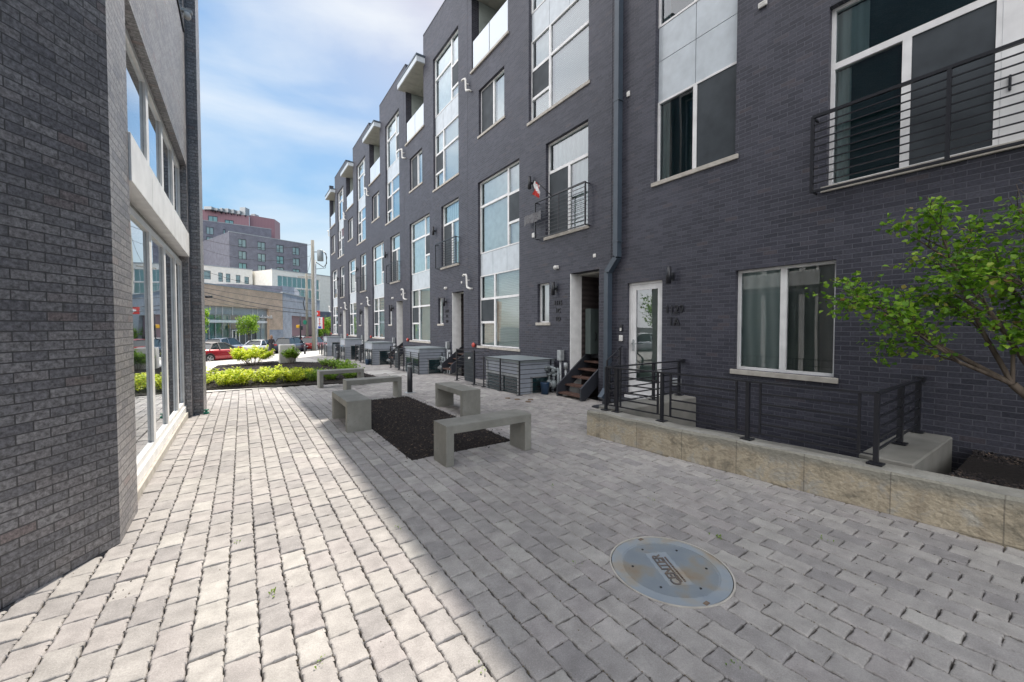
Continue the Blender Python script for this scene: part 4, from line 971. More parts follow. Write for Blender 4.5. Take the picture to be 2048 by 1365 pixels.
rl.box(x - .02, x + .02, -1.45, 2.20, 4.31, 4.345); rl.box(x - .014, x + .014, -1.45, 2.20, 3.35, 3.378)
for k in range(9): rl.box(x - .007, x + .007, -1.45, 2.20, 3.46 + k * .094, 3.474 + k * .094)
for q in (2.20, -1.45):
    for z in (3.37, 4.32): rl.bar((x, q, z), (0, q, z), .022)
rl.build('balcony_railing', 'black', ab)
# door
dr = MB(); 
def frame_rect(mb, x0, x1, y0, y1, z0, z1, w, wb=None):
    wb = wb or w
    mb.box(x0, x1, y0, y0 + w, z0, z1); mb.box(x0, x1, y1 - w, y1, z0, z1); mb.box(x0, x1, y0 + w, y1 - w, z1 - w, z1); mb.box(x0, x1, y0 + w, y1 - w, z0, z0 + wb)
frame_rect(dr, .06, .14, 4.56, 5.36, .23, 2.46, .045)
frame_rect(dr, .075, .12, 4.607, 5.313, .276, 2.412, .10, .24)
d_ = dr.build('door', 'white', ab)
MB().add([(.10, 4.7, .5), (.10, 5.22, .5), (.10, 5.22, 2.32), (.10, 4.7, 2.32)], [(3, 2, 1, 0)]).build('pane', 'glass', d_)
MB().add([(.19, 4.6, .3), (.19, 5.3, .3), (.19, 5.3, 2.4), (.19, 4.6, 2.4)], [(3, 2, 1, 0)]).build('room_backing', M['doorback'] if 'doorback' in M else 'darkroom', d_)
MB().bbox(.05, .075, 5.235, 5.275, 1.12, 1.34).tube([(.06, 5.25, 1.26), (.01, 5.25, 1.26), (.01, 5.13, 1.26)], .012, 8).build('handle', 'galv', d_)
MB().bbox(-.03, .06, 4.52, 5.40, .17, .228).build('threshold', 'white', ab)
l = MB().tube([(-.1, 4.36, 2.36), (-.1, 4.36, 2.66)], .045, 14); l.box(-.06, 0, 4.34, 4.38, 2.45, 2.51); l.box(-.012, 0, 4.31, 4.41, 2.42, 2.56); l.build('wall_lamp', 'black', ab)
rnum(ab, ['1129', '1A'], 4.30, [1.90, 1.68], .19)
# intercom, boxes
MB().bbox(-.03, 0, 5.47, 5.53, 1.50, 1.64).build('doorbell', 'black', ab); MB().bbox(-.034, -.03, 5.48, 5.52, 1.51, 1.57).build('doorbell_plate', 'pvc', ab)
MB().bbox(-.04, 0, 5.46, 5.54, 1.30, 1.42).build('keypad_box', 'pvc', ab)
MB().bbox(-.05, 0, 4.15, 4.30, .55, .68).build('outlet_cover', 'galv', ab)
MB().bbox(-.03, 0, 2.85, 2.97, 6.27, 6.35).box(-.034, -.03, 2.87, 2.95, 6.29, 6.30).box(-.034, -.03, 2.87, 2.95, 6.32, 6.33).build('vent_cap', 'pvc', ab)
MB().bbox(-.03, 0, 5.33, 5.40, 6.13, 6.23).box(-.034, -.03, 5.345, 5.385, 6.16, 6.19).build('vent_cap', 'pvc', ab)
# downspout
ds = MB()
for p, q in (((-.08, 5.56, 13.4), (-.08, 5.56, 3.0)), ((-.08, 5.56, 3.0), (-.08, 5.80, 2.72)), ((-.08, 5.80, 2.72), (-.08, 5.80, .30)), ((-.08, 5.80, .30), (-.24, 5.82, .10))): ds.bar(p, q, .13, .11)
for z in (6.1, 9.4, 3.3): ds.box(-.15, -.01, 5.485, 5.635, z, z + .02)
ds.build('downspout', 'darkblue', ab)
# little drip stains on the painted basement brick are part of wall; white drain outlets in pit
# ------------------------------------------------------------------ retaining wall and pit
rw = thing('retaining_wall', 'low stained yellowish concrete retaining wall on the right of the paving', 'retaining wall', (4.4, 2.2, 0))
mb = MB(); fa0 = (4.20, 4.24); fb0 = (ret_face(-4), -4.0)
n = 26; T = .27; prof = []
rr = random.Random(8)
def ret(y, off, z): return (ret_face(y) + off, y, z)
ys = [4.24 - i * 8.24 / n for i in range(n + 1)]; tops = [.365 + rr.uniform(-.008, .008) for _ in ys]; chipz = [rr.uniform(.012, .03) for _ in ys]
for i in range(n):
    a, b = ys[i], ys[i + 1]; ta, tb = tops[i], tops[i + 1]; ca, cb_ = chipz[i], chipz[i + 1]
    A = [ret(a, 0, -.05), ret(a, 0, ta - ca), ret(a, ca * .9, ta), ret(a, T, ta), ret(a, T, -1.2)]; B = [ret(b, 0, -.05), ret(b, 0, tb - cb_), ret(b, cb_ * .9, tb), ret(b, T, tb), ret(b, T, -1.2)]
    mb.add(A + B, [(q, q + 1, q + 6, q + 5) for q in range(4)])
mb.add([ret(4.24, 0, -.05), ret(4.24, 0, .35), ret(4.24, .02, .365), ret(4.24, T, .365), ret(4.24, T, -1.2)], [(4, 3, 2, 1, 0)])
mb.build('front_wall', 'retain', rw, uv=True, off=(4.4, 2.2, 0))
mb = MB(); mb.bbox(4.82, 6.39, .90, 1.28, -1.2, .40, .012); mb.build('near_cross_wall', 'concretelight' if 'concretelight' in M else 'concrete', rw, off=(4.4, 2.2, 0))
mb = MB(); mb.bbox(4.47, 6.39, 3.86, 4.28, -1.2, .40, .012); mb.build('far_cross_wall', 'concrete', rw, off=(4.4, 2.2, 0))
mb = MB(); mb.box(4.3, 6.4, .9, 4.3, -1.25, -1.1); struct(mb.build('areaway_floor', 'sidewalk'))
mb = MB()
for y in (3.05, 2.82): mb.box(5.2, 5.34, y - .07, y + .07, -1.1, .07); mb.box(5.18, 5.36, y - .09, y + .09, .07, .10)
tag(mb.build('vent_pipes', 'pvc'), 'two white square vent tops rising inside the areaway behind the wall', 'vent')
# railing on wall
rl = thing('areaway_railing', 'black steel railing on the concrete wall before the 1129 door and window', 'railing', (4.5, 2.5, .37))
OFF = (4.5, 2.5, .37)
P = [(4.42, 4.08), (4.45, 3.90), (4.51, 3.20), (4.56, 2.16), (4.68, 1.12)]
for (x, y) in P:
    mb = MB(); post(mb, x, y, .37, 1.0, .036); mb.build('post', 'black', rl, off=OFF)
def panel(P0, P1, zt, zb, inset=.08, name='panel', nb=5):
    mb = MB(); a = Vector((*P0, 0)); b = Vector((*P1, 0)); d = (b - a).normalized()
    mb.bar((a.x, a.y, zt), (b.x, b.y, zt), .042, .02)
    a2, b2 = a + d * inset, b - d * inset
    for k in range(nb):
        z = zb + (zt - .12 - zb) * k / (nb - 1); mb.bar((a2.x, a2.y, z), (b2.x, b2.y, z), .017)
    for p in (a2, b2): mb.bar((p.x, p.y, zb), (p.x, p.y, zt), .02)
    mb.bar((a.x, a.y, zb), (a2.x, a2.y, zb), .012); mb.bar((b.x, b.y, zb), (b2.x, b2.y, zb), .012)
    mb.build(name, 'black', rl, off=OFF)
panel(P[0], P[1], 1.0, .45, .03, 'panel'); panel(P[1], P[2], 1.0, .45, .06, 'gate')
panel(P[2], P[3], 1.0, .45, .12); panel(P[3], P[4], 1.0, .45, .12)
panel(P[4], (6.36, 1.16), 1.0, .49, .05)
panel(P[0], (6.34, 4.12), 1.0, .47, .08)
for (x, y, z, w_) in ((5.52, 1.14, .41, .045), (6.3, 1.16, .41, .045), (5.55, 4.10, .40, .038), (6.28, 4.12, .40, .038)):
    mb = MB(); post(mb, x, y, z, 1.0, w_)
    if x > 6: mb.box(6.32, 6.398, y - .04, y + .04, .97, 1.03)
    mb.build('post', 'black', rl, off=OFF)
# door steps
sp_ = thing('door_steps', 'black metal steps and landing up to the white 1129 door', 'steps', (5.9, 4.9, 0))
O2 = (5.9, 4.9, 0)
MB().box(5.85, 6.39, 4.36, 5.5, .12, .165).box(5.85, 5.87, 4.36, 5.5, .0, .12).build('landing', 'stringer', sp_, off=O2)
MB().box(5.50, 5.86, 4.42, 5.44, .06, .09).build('tread', 'stringer', sp_, off=O2)
mb = MB(); mb.bar((6.38, 5.48, 1.20), (5.95, 5.48, .92), .035, .014)
for k in range(5):
    d = .14 * (k + 1); mb.bar((6.36, 5.48, 1.18 - d), (5.97, 5.48, .92 - d), .012)
for (x, z) in ((6.33, 1.16), (5.96, .93)): post(mb, x, 5.48, 0.0, z, .032)
mb.build('handrail', 'black', sp_, off=O2)
mb = MB(); mb.bar((5.35, 5.48, .92), (4.45, 4.3, .92), .03, .014)

# ------------------------------------------------------------------ left building
lb = thing('corner_building', 'grey brown brick building on the left with tall shop windows and white band', 'building', (-2, 5, 0))
LO = (-2, 5, 0)
HT = 13.4; XB = -.77
mb = MB()
dv = Vector((.559, .829, 0)).normalized(); C0 = Vector((XB, 4.03, 0)); nd = Vector((.829, -.559, 0))
wall_holes(mb, C0 - dv * 12, dv, 0, 12, -.1, HT, [], nd)
wall_holes(mb, (XB, 4.03, 0), (0, 1, 0), 0, 5.39, -.1, HT, [(.60, 5.07, -.1, 4.42), (.60, 5.07, 6.75, 10.2), (.60, 5.07, 11.2, 12.6)], (1, 0, 0), .5)
# projecting far pier
YE = 9.42; XE = -.62
mb.box(-6, XE, YE, YE + .75, -.4, HT)
mb.box(-6, XB - .001, YE + .001, YE + .001, 0, 0)
P3 = C0 - dv * 12
mb.prism([(P3.x, P3.y), (P3.x - 6, P3.y + 4), (-7, YE + .7), (-6, YE + .7), (-6, 4.03)], -.3, HT)
mb.prism([(XB - .01, 4.06), (XB - .01, YE), (-6, YE), (P3.x, P3.y + .1)], HT - .3, HT - .02)
mb.box(-1.8, XB - .48, 4.63, YE, -.3, .05)
# inner backing volumes so no light leaks
mb.prism([(-1.9, 4.2), (-1.9, YE), (-6, YE), (-6, 3.0), (-3.2, 1.2)], -.3, HT - .3)
mb.box(-1.95, -1.31, 4.63, YE, 10.2, 11.2)
mb.build('brick_wall', 'left', lb, uv=True, off=LO)
MB().box(-1.3, XB - .001, 4.64, 9.09, 4.425, 4.46).build('soffit', 'soffit', lb, off=LO)
MB().prism([(XE + .02, YE - .02), (XE + .02, YE + .77), (-6, YE + .77), (-6, YE - .02)], HT, HT + .05).build('coping', 'black', lb, off=LO)
XG = -.86
def win_x(parent, cells, X, m='whitepanel', gl='shopglass', name='shop_window', fw=.05, back='shade', depth=.045):
    fr = MB(); pn = MB(); bk = MB(); gk = MB()
    for (y0, y1, z0, z1) in cells:
        a, b = X - depth, X
        fr.box(a, b, y0, y0 + fw, z0, z1); fr.box(a, b, y1 - fw, y1, z0, z1); fr.box(a, b, y0 + fw, y1 - fw, z0, z0 + fw); fr.box(a, b, y0 + fw, y1 - fw, z1 - fw, z1)
        gk.box(X - .044, X - .026, y1 - fw - .006, y1 - fw - .001, z0 + fw, z1 - fw)
        x = X - depth * .6; pn.add([(x, y0 + fw, z0 + fw), (x, y1 - fw, z0 + fw), (x, y1 - fw, z1 - fw), (x, y0 + fw, z1 - fw)], [(0, 1, 2, 3)])
        bk.add([(X - .30, y0, z0), (X - .30, y1, z0), (X - .30, y1, z1), (X - .30, y0, z1)], [(0, 1, 2, 3)])
    w = fr.build(name, m, parent, off=LO); gk.build('gasket', 'black', w, off=LO); pn.build('pane', gl, w, off=LO); bk.build('blind' if back == 'shade' else 'room_backing', back, w, off=LO); return w
Yb = [4.70, 5.10, 6.17, 7.20, 8.25, 9.08]
for i in range(5):
    win_x(lb, [(Yb[i], Yb[i + 1], .20, 2.74)], XG, fw=.07, back='palegreen' if 'palegreen' in M else 'shade')
for i in range(5):
    win_x(lb, [(Yb[i], Yb[i + 1], 3.2, 4.41)], XG, fw=.07, name='clerestory_window')
MB().bbox(-1.0, XG + .02, 4.64, 9.09, .085, .198).build('window_sill', 'whitepanel', lb, off=LO)
MB().box(-1.0, XG + .045, 4.64, 9.09, -.05, .083).build('kerb_base', 'stone', lb, off=LO)
mb = MB()
for y0, y1 in ((4.635, 5.6), (5.606, 7.28), (7.286, 9.12)): mb.bbox(-.98, -.755, y0, y1, 2.83, 3.24, .004)
mb.build('white_band', 'whitepanel', lb, off=LO)
MB().box(-1.0, -.90, 4.64, 9.09, 2.745, 2.83).build('band_underside', 'soffit', lb, off=LO)
win_x(lb, [(4.7, 6.0, 6.8, 10.15), (6.0, 7.4, 6.8, 10.15), (7.4, 9.08, 6.8, 10.15)], -1.0, name='upper_window', gl='glass', back='curtain')
MB().box(-1.3, XB + .02, 4.62, 9.10, 6.72, 6.75).build('upper_sill', 'black', lb, off=LO)
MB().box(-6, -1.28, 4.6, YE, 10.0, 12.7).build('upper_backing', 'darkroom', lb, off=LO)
sl = thing('security_light', 'white wall mounted security light high on the left brick building', 'wall light', (-.80, 9.02, 6.95))
MB().bbox(-.06, .0, -.1, .0, -.05, .12).bbox(0, .17, -.085, -.02, .04, .10).build('bracket', 'galv', sl); MB().tube([(.10, -.05, .04), (.10, -.05, -.03), (.10, -.05, -.06)], [.05, .055, .03], 14).build('lamp', 'pvc', sl)
hb = thing('hose_bib', 'small green hose valve at the foot of the left brick pier', 'valve', (-.58, 9.38, gz(9.4)))
MB().tube([(0, 0, .0), (0, 0, .035)], .045, 12).tube([(.0, .0, .035), (.0, .0, .07)], .02, 8).build('body', 'green', hb); MB().tube([(-.04, 0, .075), (.04, 0, .075)], .012, 6).tube([(0, -.04, .075), (0, .04, .075)], .012, 6).build('handle', 'green', hb)

# ------------------------------------------------------------------ vegetation
def leaf(mb, p, d, up, l, w):
    d = d.normalized(); s_ = d.cross(up); s_ = s_.normalized() if s_.length > 1e-5 else Vector((1, 0, 0)); n = s_.cross(d)
    a = p; m1 = p + d * l * .35; m2 = p + d * l * .7; t = p + d * l - n * l * .12
    mb.add([a, m1 + s_ * w * .5 + n * w * .16, m2 + s_ * w * .38 + n * w * .10, t, m2 - s_ * w * .38 + n * w * .10, m1 - s_ * w * .5 + n * w * .16, m1 - n * .0, m2],
           [(0, 6, 1), (1, 6, 7, 2), (2, 7, 3), (3, 7, 4), (4, 7, 6, 5), (5, 6, 0)])
def rv(r): 
    while True:
        v = Vector((r.uniform(-1, 1), r.uniform(-1, 1), r.uniform(-1, 1)))
        if .05 < v.length < 1: return v.normalized()
def shrub_mesh(seed, H=.5, Wd=.5, nst=16, npl=22, ls=(.035, .06), spread=.9, low=.25, lw=.5):
    r = random.Random(seed); st = MB(); lf = MB()
    for i in range(nst):
        a = r.uniform(0, 2 * pi); rad = Wd * .5 * math.sqrt(r.random()) * spread; h = H * r.uniform(.6, 1.0) * (1 - .25 * rad / (Wd * .5))
        p0 = Vector((cos(a) * rad * .25, sin(a) * rad * .25, 0)); p3 = Vector((cos(a) * rad, sin(a) * rad, h)); p1 = p0.lerp(p3, .4) + Vector((0, 0, .05 * H)); 
        st.tube([p0, p1, p3], [.006, .004, .002], 4, False)
        for k in range(npl):
            t = low + (1 - low) * (k + r.random()) / npl; q = (p0.lerp(p1, t / .4) if t < .4 else p1.lerp(p3, (t - .4) / .6)) + rv(r) * .035 * (H / .5)
            d = Vector((cos(a + r.uniform(-2, 2)), sin(a + r.uniform(-2, 2)), r.uniform(-.1, .9)))
            l = r.uniform(*ls); leaf(lf, q, d, Vector((r.uniform(-.4, .4), r.uniform(-.4, .4), 1)), l, l * lw)
    return st, lf
def mk_shrub(seed, leafm, **k):
    st, lf = shrub_mesh(seed, **k); r = thing('golden_shrub' if leafm == 'shrubleaf' else 'green_shrub', 'x', 'shrub')
    st.build('stems', 'bark', r); lf.build('foliage', leafm, r); return r
protoA = [mk_shrub(s, 'shrubleaf', H=.50, Wd=.85, nst=24, npl=26, ls=(.05, .09), lw=.62, low=.15) for s in (1, 2)]
protoG = [mk_shrub(s, 'shrubgreen', H=.46, Wd=.85, nst=24, npl=26, ls=(.045, .08), lw=.6, low=.15) for s in (5, 6)]
SG = 'low golden green shrubs in the planting bed'
rs = random.Random(12); spots = []
for row, (ya, n, x0, x1) in enumerate(((14.2, 8, -1.35, 3.3), (14.85, 7, -1.2, 3.4), (15.6, 6, -1.2, 3.5))):
    for i in range(n):
        x = x0 + (x1 - x0) * (i + .5) / n + rs.uniform(-.15, .15); y = ya - .22 * x + rs.uniform(-.12, .12) + (.15 if x > 1.8 else 0)
        spots.append((x, y, row))
spots += [(3.55, 18.5, 3), (3.45, 20.0, 3), (3.3, 21.4, 3), (3.5, 17.3, 3)]
used = {}
rown = ['front row', 'second row', 'third row', 'far right edge']
cnt = {}
for (x, y, row) in spots:
    g = x > 1.75; fam = protoG if g else protoA; i = rs.randrange(2); key = (g, i); cnt[(row)] = cnt.get(row, 0) + 1; k = cnt[row]
    ordn = ['first', 'second', 'third', 'fourth', 'fifth', 'sixth', 'seventh', 'eighth'][k - 1]
    lab = f"{'low green' if g else 'low golden yellow'} shrub, {ordn} from the left in the {rown[row]} of the planting bed" if row < 3 else f"low green shrub, {ordn} from the front along the far right edge of the bed"
    sc = rs.uniform(.8, 1.15); z = gz(y) + .02
    if key not in used:
        o = fam[i]; used[key] = 1; o.location = (x, y, z); o['label'] = lab; o['group'] = SG; o.rotation_euler = (0, 0, rs.uniform(0, 6)); o.scale = (sc, sc, sc)
    else: dup(fam[i], (x, y, z), rs.uniform(0, 6), lab, SG, (sc, sc, sc))
for fam, g in ((protoA, False), (protoG, True)):
    for i in range(2):
        if (g, i) not in used:
            for c in kids(fam[i]): bpy.data.objects.remove(c)
            bpy.data.objects.remove(fam[i])
# two taller shrubs
st, lf = shrub_mesh(21, H=1.12, Wd=2.3, nst=70, npl=52, ls=(.09, .15), low=.5, lw=.6); t1 = thing('tall_shrub', 'wide golden green shrub with bare lower stems in front of the parked cars', 'shrub', (.45, 25.2, gz(25.2)))
st.build('stems', 'bark', t1); lf.build('foliage', 'shrubleaf', t1)
st, lf = shrub_mesh(22, H=1.0, Wd=1.1, nst=34, npl=40, ls=(.07, .12), low=.55, lw=.6); t2 = thing('tall_shrub', 'small upright green shrub before the pale concrete block', 'shrub', (2.2, 24.9, gz(24.9)))
st.build('stems', 'bark', t2); lf.build('foliage', 'shrubgreen', t2)
cb = MB().bbox(1.72, 2.50, 25.6, 26.7, gz(26) - .3, gz(26) + 1.05, .02).build('concrete_block', 'concreteblk' if 'concreteblk' in M else 'sidewalk'); tag(cb, 'waist high pale concrete block in the bed near the street', 'concrete block')

def grow(mbw, tips, p, d, r, l, depth, rnd, spread=.6, up=.12, nseg=4, minr=.004, kids_=2):
    pts = [p.copy()]; rad = [r]; q = p.copy(); dd = d.copy()
    for k in range(nseg):
        dd = (dd + rv(rnd) * .14 + Vector((0, 0, up * .3))).normalized(); q = q + dd * l / nseg; pts.append(q.copy()); rad.append(max(r * (1 - .38 * (k + 1) / nseg), minr))
        if depth <= 2: tips.append((q.copy(), dd.copy(), depth))
    mbw.tube(pts, rad, 7 if r > .015 else 5, False)
    if depth == 0: return
    for k in range(kids_ + (rnd.random() < .45)):
        t = rnd.uniform(.45, 1.0) if k else 1.0; i = min(int(t * nseg), nseg); nd_ = (dd + rv(rnd) * spread + Vector((0, 0, up))).normalized()
        grow(mbw, tips, pts[i], nd_, max(rad[i] * .68, minr), l * rnd.uniform(.62, .85), depth - 1, rnd, spread, up, nseg, minr, kids_)
# near tree: leaning redbud on the right
rt_ = random.Random(31); wd_ = MB(); tips = []
B0 = Vector((5.55, -.25, .27)); b1 = Vector((5.42, .12, .75)); b2 = Vector((5.30, .42, 1.12))
wd_.tube([B0, B0.lerp(b1, .5) + Vector((.02, .02, .03)), b1, b2], [.05, .042, .036, .030], 10, False)
wd_.tube([b1, b1 + Vector((-.05, .14, .22)), b1 + Vector((-.02, .2, .45))], [.026, .022, .02], 8, False)
limbs = [(b2, (5.15, 1.15, 1.75), .022), (b2, (5.25, .72, 1.95), .02), (b1 + Vector((-.02, .2, .45)), (5.0, .75, 2.15), .02), (b1, (5.6, -.1, 1.6), .02), (b2, (5.0, .95, 1.55), .018), (b1, (5.1, .35, 1.9), .018), (b1 + Vector((-.02, .2, .45)), (5.35, .3, 2.2), .018), (b1 + Vector((-.02, .2, .45)), (5.45, -.05, 2.15), .018), (b1, (5.3, .05, 1.5), .016), (b1, (5.5, -.3, 1.9), .018), (b2, (5.35, .35, 1.75), .015)]
for (p, q, r_) in limbs:
    q = Vector(q); mid = p.lerp(q, .5) + rv(rt_) * .05; wd_.tube([p, mid, q], [r_, r_ * .8, r_ * .55], 7, False)
    dd = (q - p).normalized()
    for k in range(5): grow(wd_, tips, q if k < 3 else mid, (dd + rv(rt_) * .6 + Vector((-.05, .1, 0))).normalized(), r_ * .45, .30, 2, rt_, .75, .02, 3, .0022)
lf = MB(); keep = []
for (p, d, dp) in tips:
    if p.x > 6.2 or p.x < 4.5: continue
    if p.z > 2.62 or p.z < .95: continue
    for k in range(rt_.randint(2, 5)):
        q = p + rv(rt_) * rt_.uniform(.02, .10); dr_ = (d * .4 + rv(rt_) + Vector((0, 0, -.35))).normalized(); l = rt_.uniform(.032, .058)
        leaf(lf, q, dr_, (Vector((0, 0, 1)) + rv(rt_) * .7), l, l * .92)
tr = thing('small_tree', 'leafy green multi stemmed tree leaning in front of the dark brick wall', 'tree', (5.55, -.25, .27))
wd_.build('trunk', 'bark', tr, off=(5.55, -.25, .27)); lf.build('crown', 'treeleaf', tr, off=(5.55, -.25, .27))
# street trees
def street_tree(name, label, loc, Ht, cr, seed, ls=.14, n=1400, trunk=.07, zc=.68, leafm='streetleaf'):
    r = random.Random(seed); t_ = thing(name, label, 'tree', loc); w = MB(); tp = []
    w.tube([(0, 0, 0), (.03, .02, Ht * .28), (0, 0, Ht * .5)], [trunk, trunk * .85, trunk * .6], 8, False)
    for k in range(7):
        a = k * .9 + r.random(); d = Vector((cos(a), sin(a), 1.2)).normalized()
        grow(w, tp, Vector((0, 0, Ht * (.33 + .025 * k))), d, trunk * .4, cr * .8, 2, r, .5, .15, 3, .008)
    w.build('trunk', 'bark', t_); lf = MB(); c = Vector((0, 0, Ht * zc))
    cl_ = [c + Vector((rv(r).x * cr * .62, rv(r).y * cr * .62, rv(r).z * Ht * .22)) for _ in range(34)]
    for k in range(n):
        b = cl_[r.randrange(len(cl_))]; p = b + rv(r) * cr * .34 * r.random() ** .4
        l = ls * r.uniform(.7, 1.2); leaf(lf, p, rv(r) + Vector((0, 0, -.3)), rv(r) + Vector((0, 0, 1)), l, l * .8)
    lf.build('crown', leafm, t_); return t_
p = at(497, 50); street_tree('street_tree', 'round green street tree in front of the tan brick shopfront', (p.x, p.y, -1.15), 4.2, 1.45, 41, .16, 2200, .07, .72)
p = at(402, 36); street_tree('street_tree', 'green street tree half hidden behind the left brick pier', (p.x - .2, p.y, -1.0), 4.8, .95, 43, .15, 1500, .06, .66)
for i, (px, Z, h_, c_) in enumerate(((660, 74, 5.2, 1.6), (648, 80, 3.6, 1.8), (634, 78, 2.8, 1.3))):
    p = at(px, Z); street_tree('street_tree', ['tall bright green tree beyond the far town house corner', 'low bright green tree under the red roadside sign', 'low leafy tree just right of the big utility pole'][i], (p.x, p.y, -1.25), h_, c_, 50 + i, .2, 1200, .08, .62)
p = at(-300, 19); street_tree('street_tree', 'street tree beyond the left building, seen in the door glass', (-16, 20, -1.0), 6.0, 2.2, 61, .2, 2200, .09, .65)
p = Vector((-15, 25.5, -1)); street_tree('street_tree', 'second street tree beyond the left building, seen in reflections', (p.x, p.y, -1.1), 5.6, 2.2, 62, .2, 2000, .09, .65)

# ------------------------------------------------------------------ background buildings
def rot_to(a, b):
    d = (b - a); return math.atan2(d.y, d.x)
def facade_building(name, label, A, B, depth, z0, z1, m, holes=(), side='L', roofline=None, recess=.25):
    """wall from plan A to B (left to right as seen), building behind it; local x along A->B, y inwards"""
    ln = (B - A).length; rz = rot_to(A, B)
    r = thing(name, label, 'building', (A.x, A.y, 0), rz)
    mb = MB(); wall_holes(mb, (0, 0, 0), (1, 0, 0), 0, ln, z0, z1, list(holes), (0, -1, 0), recess)
    mb.add([(0, 0, z0), (0, depth, z0), (ln, depth, z0), (ln, 0, z0), (0, 0, z1), (0, depth, z1), (ln, depth, z1), (ln, 0, z1)], [(0, 4, 5, 1), (1, 5, 6, 2), (2, 6, 7, 3), (4, 7, 6, 5)])
    mb.box(.02, ln - .02, recess + .12, depth - .1, z0, z1 - .1)
    mb.build('wall', m, r, uv=True); 
    MB().box(-.06, ln + .06, -.06, .3, z1, z1 + .15).build('coping', 'galv', r)
    return r, ln
def win_y(r, x0, x1, z0, z1, rec=.12, split=(.5,), hs=(), fm='black', gl='glass', back='shade', fw=.06, name='window'):
    f = MB(); frame_y(f, x0, x1, z0, z1, rec, fw)
    for s_ in split: x = x0 + (x1 - x0) * s_; f.box(x - fw / 2, x + fw / 2, rec, rec + .06, z0 + fw, z1 - fw)
    for (h, a, b) in hs:
        z = z0 + (z1 - z0) * h; f.box(x0 + (x1 - x0) * a + fw * .6, x0 + (x1 - x0) * b - fw * .6, rec + .004, rec + .056, z - fw / 2, z + fw / 2)
    w = f.build(name, fm, r)
    MB().add([(x0, rec + .03, z0), (x1, rec + .03, z0), (x1, rec + .03, z1), (x0, rec + .03, z1)], [(0, 1, 2, 3)]).build('pane', gl, w)
    MB().add([(x0, rec + .11, z0), (x1, rec + .11, z0), (x1, rec + .11, z1), (x0, rec + .11, z1)], [(0, 1, 2, 3)]).build('room_backing', back, w)
    return w
def frame_y(f, x0, x1, z0, z1, rec, fw):
    f.box(x0, x0 + fw, rec, rec + .06, z0, z1); f.box(x1 - fw, x1, rec, rec + .06, z0, z1); f.box(x0 + fw, x1 - fw, rec, rec + .06, z0, z0 + fw); f.box(x0 + fw, x1 - fw, rec, rec + .06, z1 - fw, z1)
def along(px, A, B):
    """distance along A->B where column px meets the wall"""
    t = (px - 1024) / 800.0; d = Vector((sin(YAW) + t * cos(YAW), cos(YAW) - t * sin(YAW)))
    e = (B - A); den = e.x * d.y - e.y * d.x; s_ = (-A.x * d.y + A.y * d.x) / den
    return s_ * e.length
M['bluegreen'] = plain('tinted_glass_back', (.50, .74, .72), .5)
M['bluegrey'] = plain('bluish_glass_back', (.45, .58, .68), .5)
# tan brick shop
A = at(250, 37.2); B = at(566, 60.0)
al = lambda px: along(px, A, B)
zt = 1.6 + 65 * 60 / 800
x0, x1 = al(405), al(539)
xl = al(300)
H = [(xl, x1, -1.2, 4.05)]
sh, ln = facade_building('shop_building', 'low tan brick shop with a long glazed front and flat roof', A, B, 26, -1.4, zt, 'orange', H, recess=.6)
MB().box(x1 + .01, ln - .02, -.03, -.005, -1.3, 1.1).build('grey_plinth', 'grayblock', sh, uv=True)
sg = MB(); 
cuts = [xl] + [al(p_) for p_ in (330, 352, 375, 397, 411, 424, 437, 451, 466, 484, 496, 508, 519, 528, 539)]
for i in range(len(cuts) - 1):
    if 466 - 1 < 0: pass
    a, b = cuts[i], cuts[i + 1]
    f = MB(); frame_y(f, a, b, -1.15, 2.05, .35, .07); frame_y(f, a, b, 2.35, 3.05, .35, .07)
    w = f.build('shop_window', 'galv', sh)
    dark = i in (9, 10, 11, 12)
    MB().add([(a, .38, -1.15), (b, .38, -1.15), (b, .38, 2.05), (a, .38, 2.05)], [(0, 1, 2, 3)]).add([(a, .38, 2.35), (b, .38, 2.35), (b, .38, 3.05), (a, .38, 3.05)], [(0, 1, 2, 3)]).build('pane', 'glass', w)
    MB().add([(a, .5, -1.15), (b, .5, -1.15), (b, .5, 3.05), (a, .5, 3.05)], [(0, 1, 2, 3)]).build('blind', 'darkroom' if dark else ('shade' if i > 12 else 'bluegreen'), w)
MB().box(xl, x1, .30, .40, 2.05, 2.35).build('white_transom', 'whitepanel', sh)
MB().box(xl, x1, .33, .37, 3.08, 4.05).build('grey_fascia', 'galv', sh)
for c in (al(411), al(425), al(437), al(450), al(470), al(510), al(520)): MB().box(c, c + .05, .26, .33, 3.05, 4.05).build('fin', 'white', sh)
a, b = al(468), al(483)
f = MB(); frame_y(f, a, b, -1.2, 1.15, .22, .1); f.box((a + b) / 2 - .05, (a + b) / 2 + .05, .22, .28, -1.1, 1.05); f.build('entrance_door', 'white', sh)
MB().box(al(513), al(541), -.35, -.30, 2.62, 2.68).build('sign_rail', 'black', sh)
sgn = MB(); rr = random.Random(2); xs_ = al(514)
while xs_ < al(540):
    w = rr.uniform(.16, .3); h_ = rr.choice((.28, .3, .45)); sgn.tube([(xs_, -.36, 2.72), (xs_ + w * .3, -.36, 2.72 + h_), (xs_ + w * .6, -.36, 2.74), (xs_ + w, -.36, 2.85)], .035, 5); xs_ += w + .06
sgn.build('script_lettering', 'signwhite', sh)
# slate volume on top
def prism_building(name, label, pts, z0, z1, m, cat='building'):
    c = pts[0]; r = thing(name, label, cat, (c.x, c.y, 0)); mb = MB(); mb.prism([(p.x - c.x, p.y - c.y) for p in pts], z0, z1); mb.build('wall', m, r, uv=True); return r
e = (B - A).normalized(); n_in = Vector((-e.y, e.x, 0))
